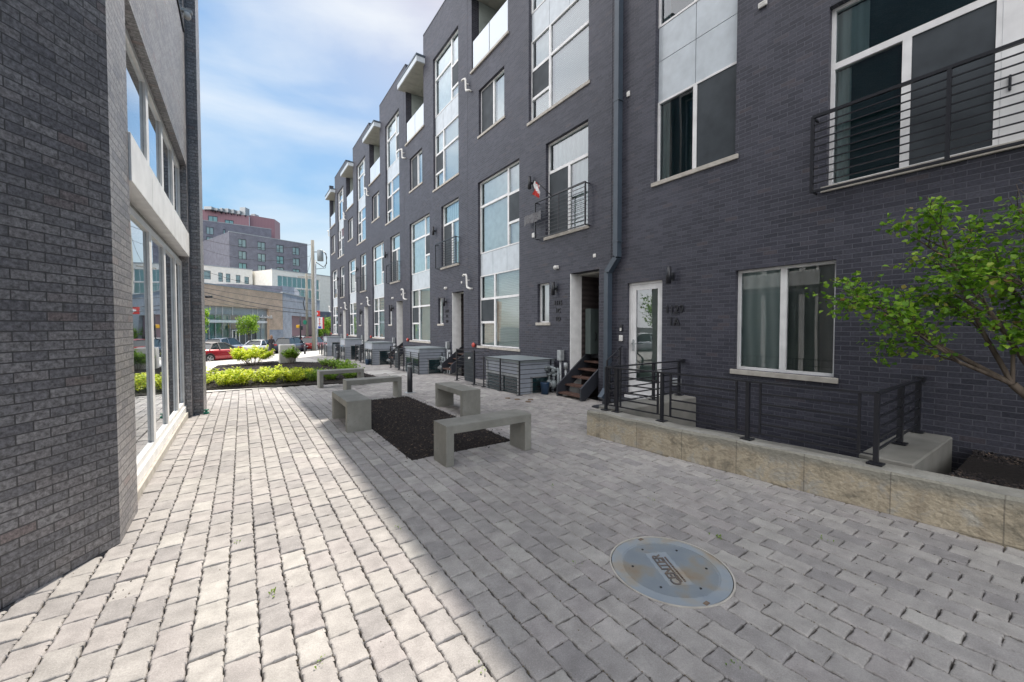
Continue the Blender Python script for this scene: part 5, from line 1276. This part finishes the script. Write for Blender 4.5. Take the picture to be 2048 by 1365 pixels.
# grey block building beyond the shop
A2 = B + e * .05; B2 = at(640, 80)
zt2 = 1.6 + 66 * 66 / 800
gb, ln2 = facade_building('grey_building', 'light grey block building beyond the tan brick shop', Vector((A2.x, A2.y, 0)), B2, 20, -1.4, 6.6, 'grayblock', [(along(584, A2, B2), along(632, A2, B2), -1.3, 3.3)], recess=.8)
MB().box(along(584, A2, B2), along(632, A2, B2), .5, .55, .0, 3.3).build('recess_wall', M['redmetal'], gb)
MB().box(along(584, A2, B2), along(632, A2, B2), .45, .5, -1.3, 0).build('recess_base', 'black', gb)
q1 = at(455, 62); q2 = at(566, 66); q3 = at(575, 66.5)
su = prism_building('slate_upper_storey', 'slate grey upper storey rising behind the tan brick shop roof', [q1, q2, q2 + n_in * 12, q1 + n_in * 12], 4, 1.6 + 85 * 62 / 800, 'darkapt')
su2 = prism_building('grey_stair_block', 'pale grey block wall standing above the shop beside white offices', [at(563, 66), at(590, 69), at(600, 78), at(570, 78)], 4, 8.3, 'grayblock')
# white render buildings
A = at(372, 70); B = at(507, 78)
ww = [(along(a, A, B), along(b, A, B), zpx(d, 74), zpx(c, 74)) for a, b, c, d in ((404, 424, 544, 561), (439, 448, 546, 564), (454, 463, 547, 564), (474, 483, 548, 564), (491, 500, 550, 565))]
wb, _ = facade_building('white_building', 'cream rendered low block with dark framed windows behind the tan shop', A, B, 16, 0, 1.6 + 115 * 76 / 800, 'cream', ww)
for (a, b, c, d) in ww: win_y(wb, a, b, min(c, d), max(c, d), split=(.5,) if b - a > 1.6 else (), hs=((.35, 0, 1),), fm='darkblue', back='shade')
A = at(546, 76); B = at(700, 92)
ww = [(along(557, A, B), along(640, A, B), zpx(576, 80), zpx(555, 80)), (along(572, A, B), along(640, A, B), zpx(598, 82), zpx(580, 82))]
wb2, _ = facade_building('white_office', 'cream office block with two bands of glass behind the utility pole', A, B, 16, 0, 1.6 + 112 * 77 / 800, 'cream', ww)
for (a, b, c, d) in ww: win_y(wb2, a, b, min(c, d), max(c, d), split=[k / 9 for k in range(1, 9)], fm='white', back='bluegreen')
# big apartment block
A = at(462, 97); B = at(617, 112)
def apt_windows(r, A, B, cols, zs, ww_, hh):
    for (pl_, pr_) in cols:
        a, b = along(pl_, A, B), along(pr_, A, B)
        for z in zs:
            win_y(r, a, b, z, z + hh, split=(.48,), hs=((.3, 0, .48),), fm='black', back='shade' if random.random() < .6 else 'bluegreen', fw=.12)
cols = [(480, 496), (518, 534), (555.5, 570), (587.5, 601.5)]
ztop = 1.6 + 188 * 97 / 800
def rowz(k): return ztop - 4.2 - 1.55 - k * 2.93
zs = [ztop - 1.3 - k * 2.95 for k in range(6)]
hh = 2.05
H = [(along(a, A, B), along(b, A, B), z - hh, z) for a, b in cols for z in zs]
ap, lnA = facade_building('apartment_block', 'tall slate brick apartment block rising behind the white buildings', A, B, 30, 0, ztop, 'darkapt', H)
for (a, b, c, d) in H: win_y(ap, a, b, c, d, split=(.48,), hs=((.3, 0, .48),), fm='black', back='shade' if random.random() < .6 else 'bluegreen', fw=.12)
# rear wing of the same block
A = at(330, 108); B = at(546, 124)
z2 = 1.6 + 213 * 112 / 800
cols = [(372, 384), (394.5, 407.5), (416.5, 431.5)]
zs = [z2 - 1.6 - k * 2.8 for k in range(6)]
H = [(along(a, A, B), along(b, A, B), z - 2.1, z) for a, b in cols for z in zs] + [(along(450, A, B), along(455, A, B), zs[0] - 2.0, zs[0] - .2), (along(504, A, B), along(519, A, B), z2 - 4.1, z2 - 2.4), (along(526, A, B), along(536, A, B), z2 - 4.3, z2 - 2.6)]
ap2, lnB = facade_building('rear_apartment_wing', 'slate brick rear wing of the apartment block under the red penthouse', A, B, 24, 0, z2, 'darkapt', H)
for (a, b, c, d) in H: win_y(ap2, a, b, c, d, split=(.48,) if b - a > 1.2 else (), fm='black', back='shade', fw=.12)
A = at(330, 113); B = at(502.5, 125)
z3 = 1.6 + 236 * 116 / 800
H = [(along(a, A, B), along(b, A, B), zpx(d, 118), zpx(c, 118)) for a, b, c, d in ((396, 406, 426, 437), (421, 440, 431, 442.5), (454, 471.5, 435, 447))]
pt, _ = facade_building('red_penthouse', 'dusty red clad penthouse on the apartment roof with wide windows', A, B, 16, 20, z3, M['redmetal'], H)
for (a, b, c, d) in H: win_y(pt, a, b, c, d, split=(.5,), fm='darkblue', back='bluegreen', fw=.15)
pb_ = prism_building('red_stair_tower', 'dusty red roof block with sloping corner at the right of the apartments', [at(503, 126), at(553, 131), at(563.5, 136), at(563.5, 146), at(503, 140)], 20, 1.6 + 214 * 130 / 800, M['redmetal'])
# roof plant
rr = random.Random(9)
for i, (pa, pb2, h_) in enumerate(((413, 428, 1.4), (428, 440, 1.1), (444, 449, 1.6), (454, 461, 1.8), (466, 472, 1.8), (478, 484, 1.7), (484, 495, 3.4), (506, 514, 1.2))):
    a = at(pa, 118 + i); b = at(pb2, 118 + i); zb = z3 - .2 if pa < 500 else 1.6 + 214 * 130 / 800
    if pa > 500: a = at(pa, 128); b = at(pb2, 128)
    d = (b - a); nr = Vector((-d.y, d.x, 0)).normalized() * 2
    r = thing('roof_unit', ['long low louvred unit at the left of the red penthouse roof', 'second louvred unit on the red penthouse roof', 'first small square unit on the red penthouse roof', 'second small square unit on the red penthouse roof', 'third small square unit on the red penthouse roof', 'fourth small square unit, beside the tall roof frame', 'tall open framed unit at the right of the penthouse roof', 'low dark unit on the right red roof block'][i], 'roof unit', (a.x, a.y, zb), 0, 'machinery on the apartment roof')
    mb = MB(); w2 = d.length * .5; mb.prism([(0, 0), (d.x, d.y), (d.x + nr.x, d.y + nr.y), (nr.x, nr.y)], .2, h_ * .75); mb.build('casing', 'galv', r)
    for q in ((.1, .1), (.9, .1), (.1, .9), (.9, .9)): x = d.x * q[0] + nr.x * q[1]; y = d.y * q[0] + nr.y * q[1]; MB().tube([(x, y, -.3), (x, y, .4)], .12, 6).build('leg', 'black', r)
# glass building and dark block at right
A = at(634, 92); B = at(664, 99)
H = [(.6, (B - A).length - .3, zpx(614, 95), zpx(577, 95))]
gb2, l_ = facade_building('glass_building', 'pale office block faced with blue green glass beyond the street', A, B, 18, 0, zpx(574, 94), 'cream', H)
win_y(gb2, *H[0], split=[k / 4 for k in range(1, 4)], hs=[(k / 4, 0, 1) for k in range(1, 4)], fm='darkblue', back='bluegreen')
A = at(636, 84); B = at(720, 96); dk, _ = facade_building('dark_block', 'dark slate low building behind the red roadside sign', A, B, 10, -1.4, zpx(624, 84), 'darkapt')
MB().box(0, 8, -.2, -.02, -1.3, .2).build('red_fence_base', M['redmetal'], dk)
# ------------------------------------------------------------------ poles, wires, signs
def pole(label, px, Z, z0, zt, r0, arms=()):
    p = at(px, Z); r = thing('utility_pole', label, 'utility pole', (p.x, p.y, z0)); MB().tube([(0, 0, -.3), (0, 0, zt - z0)], [r0, r0 * .8], 12).build('shaft', 'pole', r); return r
bp = pole('thick utility pole with a grey transformer by the near kerb', 627.5, 45, -1.15, zpx(482, 45), .21)
TL = Vector((cos(YAW), -sin(YAW), 0))
hh_ = zpx(482, 45) + 1.15
MB().tube([TL * .26 + Vector((0, 0, -.2)), TL * .26 + Vector((0, 0, hh_ - 2.2))], .11, 10).build('riser_pipe', 'galv', bp)
MB().tube([TL * .85 + Vector((0, 0, hh_ - 2.3)), TL * .85 + Vector((0, 0, hh_ - 1.15)), TL * .85 + Vector((0, 0, hh_ - 1.08))], [.32, .32, .2], 16).build('transformer', 'gasgrey', bp)
mb = MB(); mb.tube([TL * .1 + Vector((0, 0, hh_ - 1.3)), TL * .6 + Vector((0, 0, hh_ - 1.3))], .04, 6)
mb.tube([TL * 1.0 + Vector((0, 0, hh_ - 1.1)), TL * 1.5 + Vector((0, 0, hh_ - 1.5)), TL * 1.55 + Vector((0, 0, hh_ - 2.6)), TL * 1.2 + Vector((0, 0, hh_ - 3.0)), TL * .3 + Vector((0, 0, hh_ - 2.4))], .045, 6)
mb.tube([TL * 1.3 + Vector((0, 0, hh_ - 1.3)), TL * 1.6 + Vector((0, 0, hh_ - 1.9)), TL * 1.4 + Vector((0, 0, hh_ - 3.1)), TL * .3 + Vector((0, 0, hh_ - 3.2))], .03, 6)
mb.build('cable_loop', 'black', bp)
lp = pole('brown utility pole close behind the left brick pier', 403, 41, -1.0, zpx(470, 41), .2)
fp = pole('thin far utility pole carrying a green street sign', 614.5, 60, -1.25, zpx(548, 60), .2)
z_ = zpx(552, 60) + 1.25
MB().bar(-TL * 1.3 + Vector((0, 0, z_ - .2)), TL * 1.0 + Vector((0, 0, z_ - .2)), .12).build('cross_arm', 'pole', fp)
zc_ = zpx(645, 60) + 1.25
MB().tube([Vector((-.3, -.2, zc_)), Vector((-.36, -.24, zc_))], .34, 18).build('green_sign', 'green', fp)
MB().tube([(-.3, -.2, zpx(600, 60) + 1.25 + .4), (-.5, -.3, zpx(607, 60) + 1.25), (-.3, -.2, zpx(616, 60) + 1.25 - .4)], .06, 6).build('cable_coil', 'black', fp)
WG = 'overhead wires between the poles'
def wire(label, a, b, sag, r=.02, n=14):
    mb = MB(); a = Vector(a); b = Vector(b); pts = [a.lerp(b, i / n) - Vector((0, 0, sag * 4 * (i / n) * (1 - i / n))) for i in range(n + 1)]
    mb.tube(pts, r, 5); tag(mb.build('overhead_wire', 'black'), label, 'wire', WG)
P1 = at(403, 41); P2 = at(627, 45); 
def W3(px, py, Z): v = at(px, Z); v.z = zpx(py, Z); return v
wire('highest overhead wire, across the apartment block to the transformer pole', W3(403, 478, 41), W3(627, 490, 45), .7, .022)
wire('overhead wire below the highest, across the slate apartments', W3(403, 497, 41), W3(627, 512, 45), .9, .016)
wire('thin overhead wire crossing the cream building windows', W3(403, 540, 41), W3(614, 585, 60), .5)
wire('upper wire across the tan brick shop wall', W3(403, 575, 41), W3(627, 608, 45), .15)
wire('middle thick cable across the tan brick shop wall', W3(403, 583, 41), W3(627, 622, 45), .25, .035)
wire('lower cable across the tan brick shop wall', W3(403, 590, 41), W3(627, 629, 45), .28, .03)
wire('lowest thin wire across the tan brick shop wall', W3(403, 597, 41), W3(627, 624, 45), .5, .015)
wire('wire from the transformer pole to the far thin pole', W3(627, 500, 45), W3(614, 552, 60), .4, .02)
mb = MB(); v = W3(419, 594, 41.3); mb.tube([v - TL * .3, v + TL * .3], .13, 10); tag(mb.build('cable_splice', 'black'), 'dark splice case hanging on a cable before the tan shop', 'splice case')
# roadside sign
p = at(641, 66); rsn = thing('roadside_sign', 'red and white vertical roadside sign on a pole right of the transformer pole', 'sign', (p.x, p.y, -1.25), -YAW)
MB().tube([(-.5, 0, 0), (-.5, 0, 4.0)], .1, 8).build('post', 'galv', rsn)
zA, zB = zpx(633, 66) + 1.25, zpx(622, 66) + 1.25
MB().bbox(-1.05, -.05, -.12, .12, zA, zB, .03).build('red_cabinet', 'signred', rsn)
MB().tube([(-.55, -.13, (zA + zB) / 2), (-.55, -.15, (zA + zB) / 2)], .24, 6).build('white_emblem', 'signwhite', rsn)
zC, zD = zpx(658, 66) + 1.25, zpx(635, 66) + 1.25
MB().bbox(-.55, .42, -.12, .12, zC, zD, .03).build('white_cabinet', 'signwhite', rsn); MB().box(.42, .60, -.14, .14, zC, zD).build('red_edge', 'signred', rsn)
for i, ch in enumerate('FIT'): text_mesh('letter', ch, .62, 'signred', rsn, (-.05, -.14, zD - .38 - i * .44), (pi / 2, 0, 0), .02)
MB().box(-.3, .2, -.14, -.125, zC + .08, zC + .4).build('blue_mark', 'signblue', rsn)
# traffic signal
p = at(601, 56); ts = thing('traffic_light', 'dark signal post with a yellow backed traffic light near the grey building', 'traffic light', (p.x, p.y, -1.25), -YAW)
MB().tube([(0, 0, 0), (0, 0, zpx(632, 56) + 1.25)], .09, 8).build('post', 'black', ts)
z_ = zpx(653, 56) + 1.25
MB().bbox(-.55, -.12, -.1, .1, z_ - .22, z_ + .2, .03).build('signal_head', 'yellow', ts); MB().bbox(.05, .3, -.12, .12, z_ - .5, z_ + .1, .03).build('pedestrian_signal', 'black', ts)

# ------------------------------------------------------------------ cars
def carpaint(name, c):
    m, t, b = mat(name); b.inputs['Base Color'].default_value = (*c, 1); b.inputs['Roughness'].default_value = .28; b.inputs['Metallic'].default_value = .25; b.inputs['Coat Weight'].default_value = .8; b.inputs['Coat Roughness'].default_value = .04
    n = nn(t, 'ShaderNodeTexNoise'); n.inputs['Scale'].default_value = 300; r = ramp(t, [(.3, tuple(x * .85 for x in c)), (.7, tuple(min(1, x * 1.15) for x in c))]); t.links.new(n.outputs[0], r.inputs[0]); t.links.new(r.outputs[0], b.inputs['Base Color'])
    return m
def car(name, label, kind, paint, loc, rz, top=None):
    r = thing(name, label, 'car', loc, rz, 'cars parked along the street')
    L_, Wd, zb = {'coupe': (4.7, 1.84, .78), 'sedan': (4.8, 1.84, .86), 'suv': (4.65, 1.86, 1.0)}[kind]
    H = {'coupe': 1.36, 'sedan': 1.46, 'suv': 1.70}[kind]
    hl = L_ / 2
    if kind == 'suv': st = [(-hl, .42, .86, .70), (-hl + .06, .30, 1.0, .82), (-hl + .35, .24, 1.05, .91), (-.6, .22, 1.04, .93), (.7, .22, 1.03, .93), (1.15, .22, 1.02, .92), (hl - .5, .24, .95, .90), (hl - .1, .30, .82, .80), (hl, .40, .66, .66)]
    else: st = [(-hl, .40, .80, .66), (-hl + .08, .28, .92, .80), (-hl + .5, .22, .96, .90), (-.6, .20, .93, .92), (.6, .20, .91, .92), (1.2, .20, .88, .91), (hl - .55, .22, .80, .88), (hl - .12, .28, .68, .78), (hl, .36, .56, .62)]
    b = MB(); vs = []; fs = []
    for (y, z0, z1, w) in st:
        m1 = z0 + (z1 - z0) * .35; m2 = z0 + (z1 - z0) * .78
        half = [(w * .80, z0), (w * .97, z0 + .08), (w, m1), (w * .985, m2), (w * .90, z1 - .02), (w * .6, z1 + .012), (0, z1 + .03)]
        ring = [(x, y, z) for x, z in half] + [(-x, y, z) for x, z in reversed(half[:-1])]
        vs += ring
    n = 13
    for i in range(len(st) - 1):
        for k in range(n): fs.append((i * n + k, i * n + (k + 1) % n, (i + 1) * n + (k + 1) % n, (i + 1) * n + k))
    fs.append(tuple(range(n - 1, -1, -1))); fs.append(tuple((len(st) - 1) * n + k for k in range(n)))
    b.add(vs, [tuple(reversed(f)) for f in fs], True)
    body = b.build('body', paint, r)
    if kind == 'suv': g = [(-hl + .18, 1.0), (-hl + .55, H - .06), (.35, H), (1.2, 1.0)]
    elif kind == 'sedan': g = [(-hl + .75, .93), (-1.05, H - .05), (.25, H), (1.15, .88)]
    else: g = [(-hl + .95, .90), (-.95, H - .03), (.0, H), (.95, .86)]
    wb_, wt = .82, .60
    V = []
    for (y, z), w in zip(g, (wb_, wt, wt, wb_)): V += [(-w, y, z), (w, y, z)]
    mid = [(-.2, g[0][1]), ]
    gm_ = MB(); gm_.add(V, [(0, 1, 3, 2), (4, 5, 7, 6), (0, 2, 4, 6), (1, 7, 5, 3)]); gm_.build('windows', 'carglass', r)
    rf = MB()
    y1, z1 = g[1]; y2, z2 = g[2]
    rv_ = []
    for (y, z) in ((y1 - .06, z1 - .015), ((y1 + y2) / 2, max(z1, z2) + .035), (y2 + .06, z2 - .015)): rv_ += [(-wt - .02, y, z), (-wt * .6, y, z + .03), (wt * .6, y, z + .03), (wt + .02, y, z)]
    rf.add(rv_, [(0, 1, 5, 4), (1, 2, 6, 5), (2, 3, 7, 6), (4, 5, 9, 8), (5, 6, 10, 9), (6, 7, 11, 10)], True)
    for s_ in (-1, 1):
        for (a, b_) in ((0, 1), (3, 2)): rf.bar((s_ * (wb_ + .005), g[a][0], g[a][1]), (s_ * (wt + .005), g[b_][0], g[b_][1]), .07, .06)
        my = (g[1][0] + g[2][0]) / 2 - .1; rf.bar((s_ * (wb_ + .01), my, .92), (s_ * (wt + .012), my, max(z1, z2) - .01), .05, .06)
    rf.build('roof', top or paint, r)
    wy = (-hl + .88, hl - .9)
    R_ = .33 if kind != 'suv' else .36
    for y in wy:
        for s_ in (-1, 1):
            ww = MB().tube([(s_ * .70, y, R_), (s_ * .925, y, R_), (s_ * .935, y, R_)], [R_, R_, R_ - .03], 22); w_ = ww.build('wheel', 'rubber', r)
            rm = MB(); rm.tube([(s_ * .93, y, R_), (s_ * .945, y, R_)], R_ * .28, 10)
            for k in range(5):
                a = k * 2 * pi / 5; rm.bar((s_ * .94, y, R_), (s_ * .94, y + cos(a) * R_ * .7, R_ + sin(a) * R_ * .7), .02, .07)
            ri = []; 
            for k in range(20):
                a0 = 2 * pi * k / 20; a1 = 2 * pi * (k + 1) / 20; rm.bar((s_ * .938, y + cos(a0) * R_ * .7, R_ + sin(a0) * R_ * .7), (s_ * .938, y + cos(a1) * R_ * .7, R_ + sin(a1) * R_ * .7), .02, .03)
            rm.build('rim', 'rim', w_)
            ar = MB(); k_ = 18; pts_ = [(s_ * .932 if abs(y) < 9 else 0, y + cos(pi * q / k_) * (R_ + .035), R_ + sin(pi * q / k_) * (R_ + .035)) for q in range(k_ + 1)]
            ar.tube(pts_, .03, 5); ar.build('wheel_arch', 'rubber', r)
    tz = .78 if kind != 'suv' else .95
    for s_ in (-1, 1):
        MB().bbox(s_ * .45, s_ * .84, -hl - .005, -hl + .12, tz - .07, tz + .07, .02).build('tail_light', 'taillight', r)
        MB().bbox(s_ * .50, s_ * .80, hl - .14, hl - .03, .58, .70, .02).build('headlight', 'signwhite', r)
        MB().ell((s_ * 1.0, .75, 1.0), (.10, .07, .065), 10, 6).build('mirror', paint, r)
        MB().bar((s_ * .935, .0, .74), (s_ * .935, -.12, .74), .02, .025).build('door_handle', 'rim', r)
    MB().box(-.26, .26, -hl - .02, -hl + .02, .58, .72).build('licence_plate', 'plate', r)
    MB().bbox(-.8, .8, -hl - .01, -hl + .2, .26, .40, .02).build('rear_bumper', 'rubber', r)
    return r
HD = -R(30)
def gsz(p): return gz(p.y) - .15
red = carpaint('red_paint', (.36, .010, .018)); red2 = carpaint('dark_red_paint', (.28, .015, .015)); whitep = carpaint('white_paint', (.70, .71, .73)); silver = carpaint('silver_blue_paint', (.30, .34, .42)); dark = carpaint('dark_blue_paint', (.05, .06, .085)); grey = carpaint('grey_paint', (.2, .21, .23))
M['softtop'] = noisy('grey_softtop', (.16, .15, .15), (.22, .21, .20), 20, .9)
p = at(433, 27.6); car('parked_car', 'red convertible with grey soft top parked at the near kerb', 'coupe', red, (p.x, p.y, gsz(p)), -R(42), 'softtop')
for lab, px, Z, kd, pt_ in (('silver blue estate car behind the red convertible', 452, 40, 'suv', silver), ('white saloon car parked behind the golden shrub', 522, 42.5, 'sedan', whitep), ('dark blue estate car behind the standing woman', 583, 45, 'suv', dark), ('red estate car parked beside the thick utility pole', 628, 49, 'suv', red2), ('dark car farthest along the kerb beside the town houses', 662, 58, 'sedan', grey), ('grey car mostly hidden behind the left brick pier', 392, 38, 'sedan', grey), ('pale car far down the street left of the red estate car', 604, 62, 'sedan', whitep)):
    p = at(px, Z); car('parked_car', lab, kd, pt_, (p.x, p.y, gsz(p) if Z < 47 else gz(p.y) - .14), HD)
car('parked_car', 'white saloon car out on the street left, reflected in the 1129 door', 'sedan', whitep, (-12.6, 20.2, gz(20) - .15), R(-60))

# ------------------------------------------------------------------ person
pr = thing('person', 'woman in black top and dark skirt standing with hands raised to a phone', 'person', (2.0, 38.6, gz(38.6)), R(165))
def skinned(name, verts, edges, rad, m, parent, root=0):
    me = bpy.data.meshes.new(name); me.from_pydata(verts, edges, []); o = bpy.data.objects.new(name, me); COL.objects.link(o)
    md = o.modifiers.new('s', 'SKIN'); o.modifiers.new('ss', 'SUBSURF').levels = 2; o.modifiers['ss'].render_levels = 2
    for i, v in enumerate(me.skin_vertices[0].data): v.radius = (rad[i], rad[i] * .85); v.use_root = (i == root)
    me.materials.append(M[m]); dg = bpy.context.evaluated_depsgraph_get(); dg.update(); me2 = bpy.data.meshes.new_from_object(o.evaluated_get(dg)); bpy.data.objects.remove(o)
    me2.materials.clear(); me2.materials.append(M[m]); me2.name = name
    for p_ in me2.polygons: p_.use_smooth = True
    o2 = bpy.data.objects.new(name, me2); COL.objects.link(o2); o2.parent = parent; return o2
# faces -y locally
V = [(0, 0, .93), (0, 0, 1.12), (0, .01, 1.30), (0, 0, 1.40), (0, -.01, 1.47), (0, -.02, 1.56), (0, -.02, 1.63),
     (-.10, 0, .88), (-.11, -.01, .48), (-.11, .02, .08), (-.11, -.12, .03), (.10, 0, .88), (.12, -.02, .48), (.12, .02, .08), (.13, -.12, .03),
     (-.17, .01, 1.35), (-.22, .02, 1.10), (-.09, -.22, 1.16), (-.05, -.29, 1.20), (.17, .01, 1.35), (.22, .02, 1.10), (.08, -.22, 1.14), (.03, -.29, 1.19)]
E = [(0, 1), (1, 2), (2, 3), (3, 4), (4, 5), (5, 6), (0, 7), (7, 8), (8, 9), (9, 10), (0, 11), (11, 12), (12, 13), (13, 14), (2, 15), (15, 16), (16, 17), (17, 18), (2, 19), (19, 20), (20, 21), (21, 22)]
RD = [.13, .11, .13, .07, .048, .085, .075, .085, .055, .038, .03, .085, .055, .038, .03, .055, .042, .03, .022, .055, .042, .03, .022]
sk_ = skinned('body', V, E, RD, 'skin', pr)
fg = MB()
for s_ in (-1, 1):
    bx = -.05 if s_ < 0 else .03
    for k in range(4): x = bx + (k - 1.5) * .014; l = (.055, .065, .062, .05)[k]; fg.tube([(x, -.30, 1.20), (x, -.30 - l * .5, 1.215), (x, -.30 - l * .8, 1.24)], [.008, .007, .006], 6)
    fg.tube([(bx - s_ * .03, -.28, 1.20), (bx - s_ * .045, -.31, 1.23)], [.009, .007], 6)
fg.build('fingers', 'skin', pr)
skinned('black_top', [(0, 0, .92), (0, 0, 1.12), (0, .01, 1.31), (0, .0, 1.385), (-.17, .01, 1.35), (-.225, .02, 1.10), (-.13, -.15, 1.14), (.17, .01, 1.35), (.225, .02, 1.10), (.13, -.15, 1.13)], [(0, 1), (1, 2), (2, 3), (2, 4), (4, 5), (5, 6), (2, 7), (7, 8), (8, 9)], [.155, .135, .155, .085, .07, .058, .045, .07, .058, .045], 'cloth', pr)
MB().tube([(0, 0, 1.0), (0, 0, .88), (0, 0, .62), (0, 0, .50)], [.14, .19, .21, .22], 16).build('skirt', 'cloth', pr)
hr = MB(); hr.ell((0, .005, 1.60), (.098, .105, .125), 14, 10); hr.tube([(0, .07, 1.60), (0, .085, 1.48), (0, .08, 1.38)], [.085, .08, .04], 10); hr.tube([(-.075, .0, 1.60), (-.085, .0, 1.42)], [.03, .02], 6); hr.tube([(.075, .0, 1.60), (.085, .0, 1.42)], [.03, .02], 6); hr.build('hair', 'hair', pr)
fc = MB(); fc.ell((0, -.05, 1.585), (.072, .07, .10), 14, 10); fc.ell((0, -.122, 1.575), (.012, .016, .02), 8, 6); fa_ = fc.build('face', 'skin', pr)
ey = MB(); ey.ell((-.028, -.112, 1.60), (.01, .008, .007), 8, 6); ey.ell((.028, -.112, 1.60), (.01, .008, .007), 8, 6); ey.build('eyes', 'black', fa_)
MB().ell((0, -.113, 1.535), (.022, .008, .006), 8, 6).build('mouth', 'signred', fa_)
MB().tube([(-.11, -.12, .0), (-.11, -.12, .05)], .05, 8).tube([(.12, -.1, .0), (.12, -.1, .05)], .05, 8).build('shoes', 'black', pr)
ph = thing('phone', 'dark phone held up in the hands of the woman in black', 'phone', (2.0, 38.6, gz(38.6)), R(165)); MB().bbox(-.045, .03, -.37, -.36, 1.19, 1.33, .003).build('phone_body', 'black', ph)
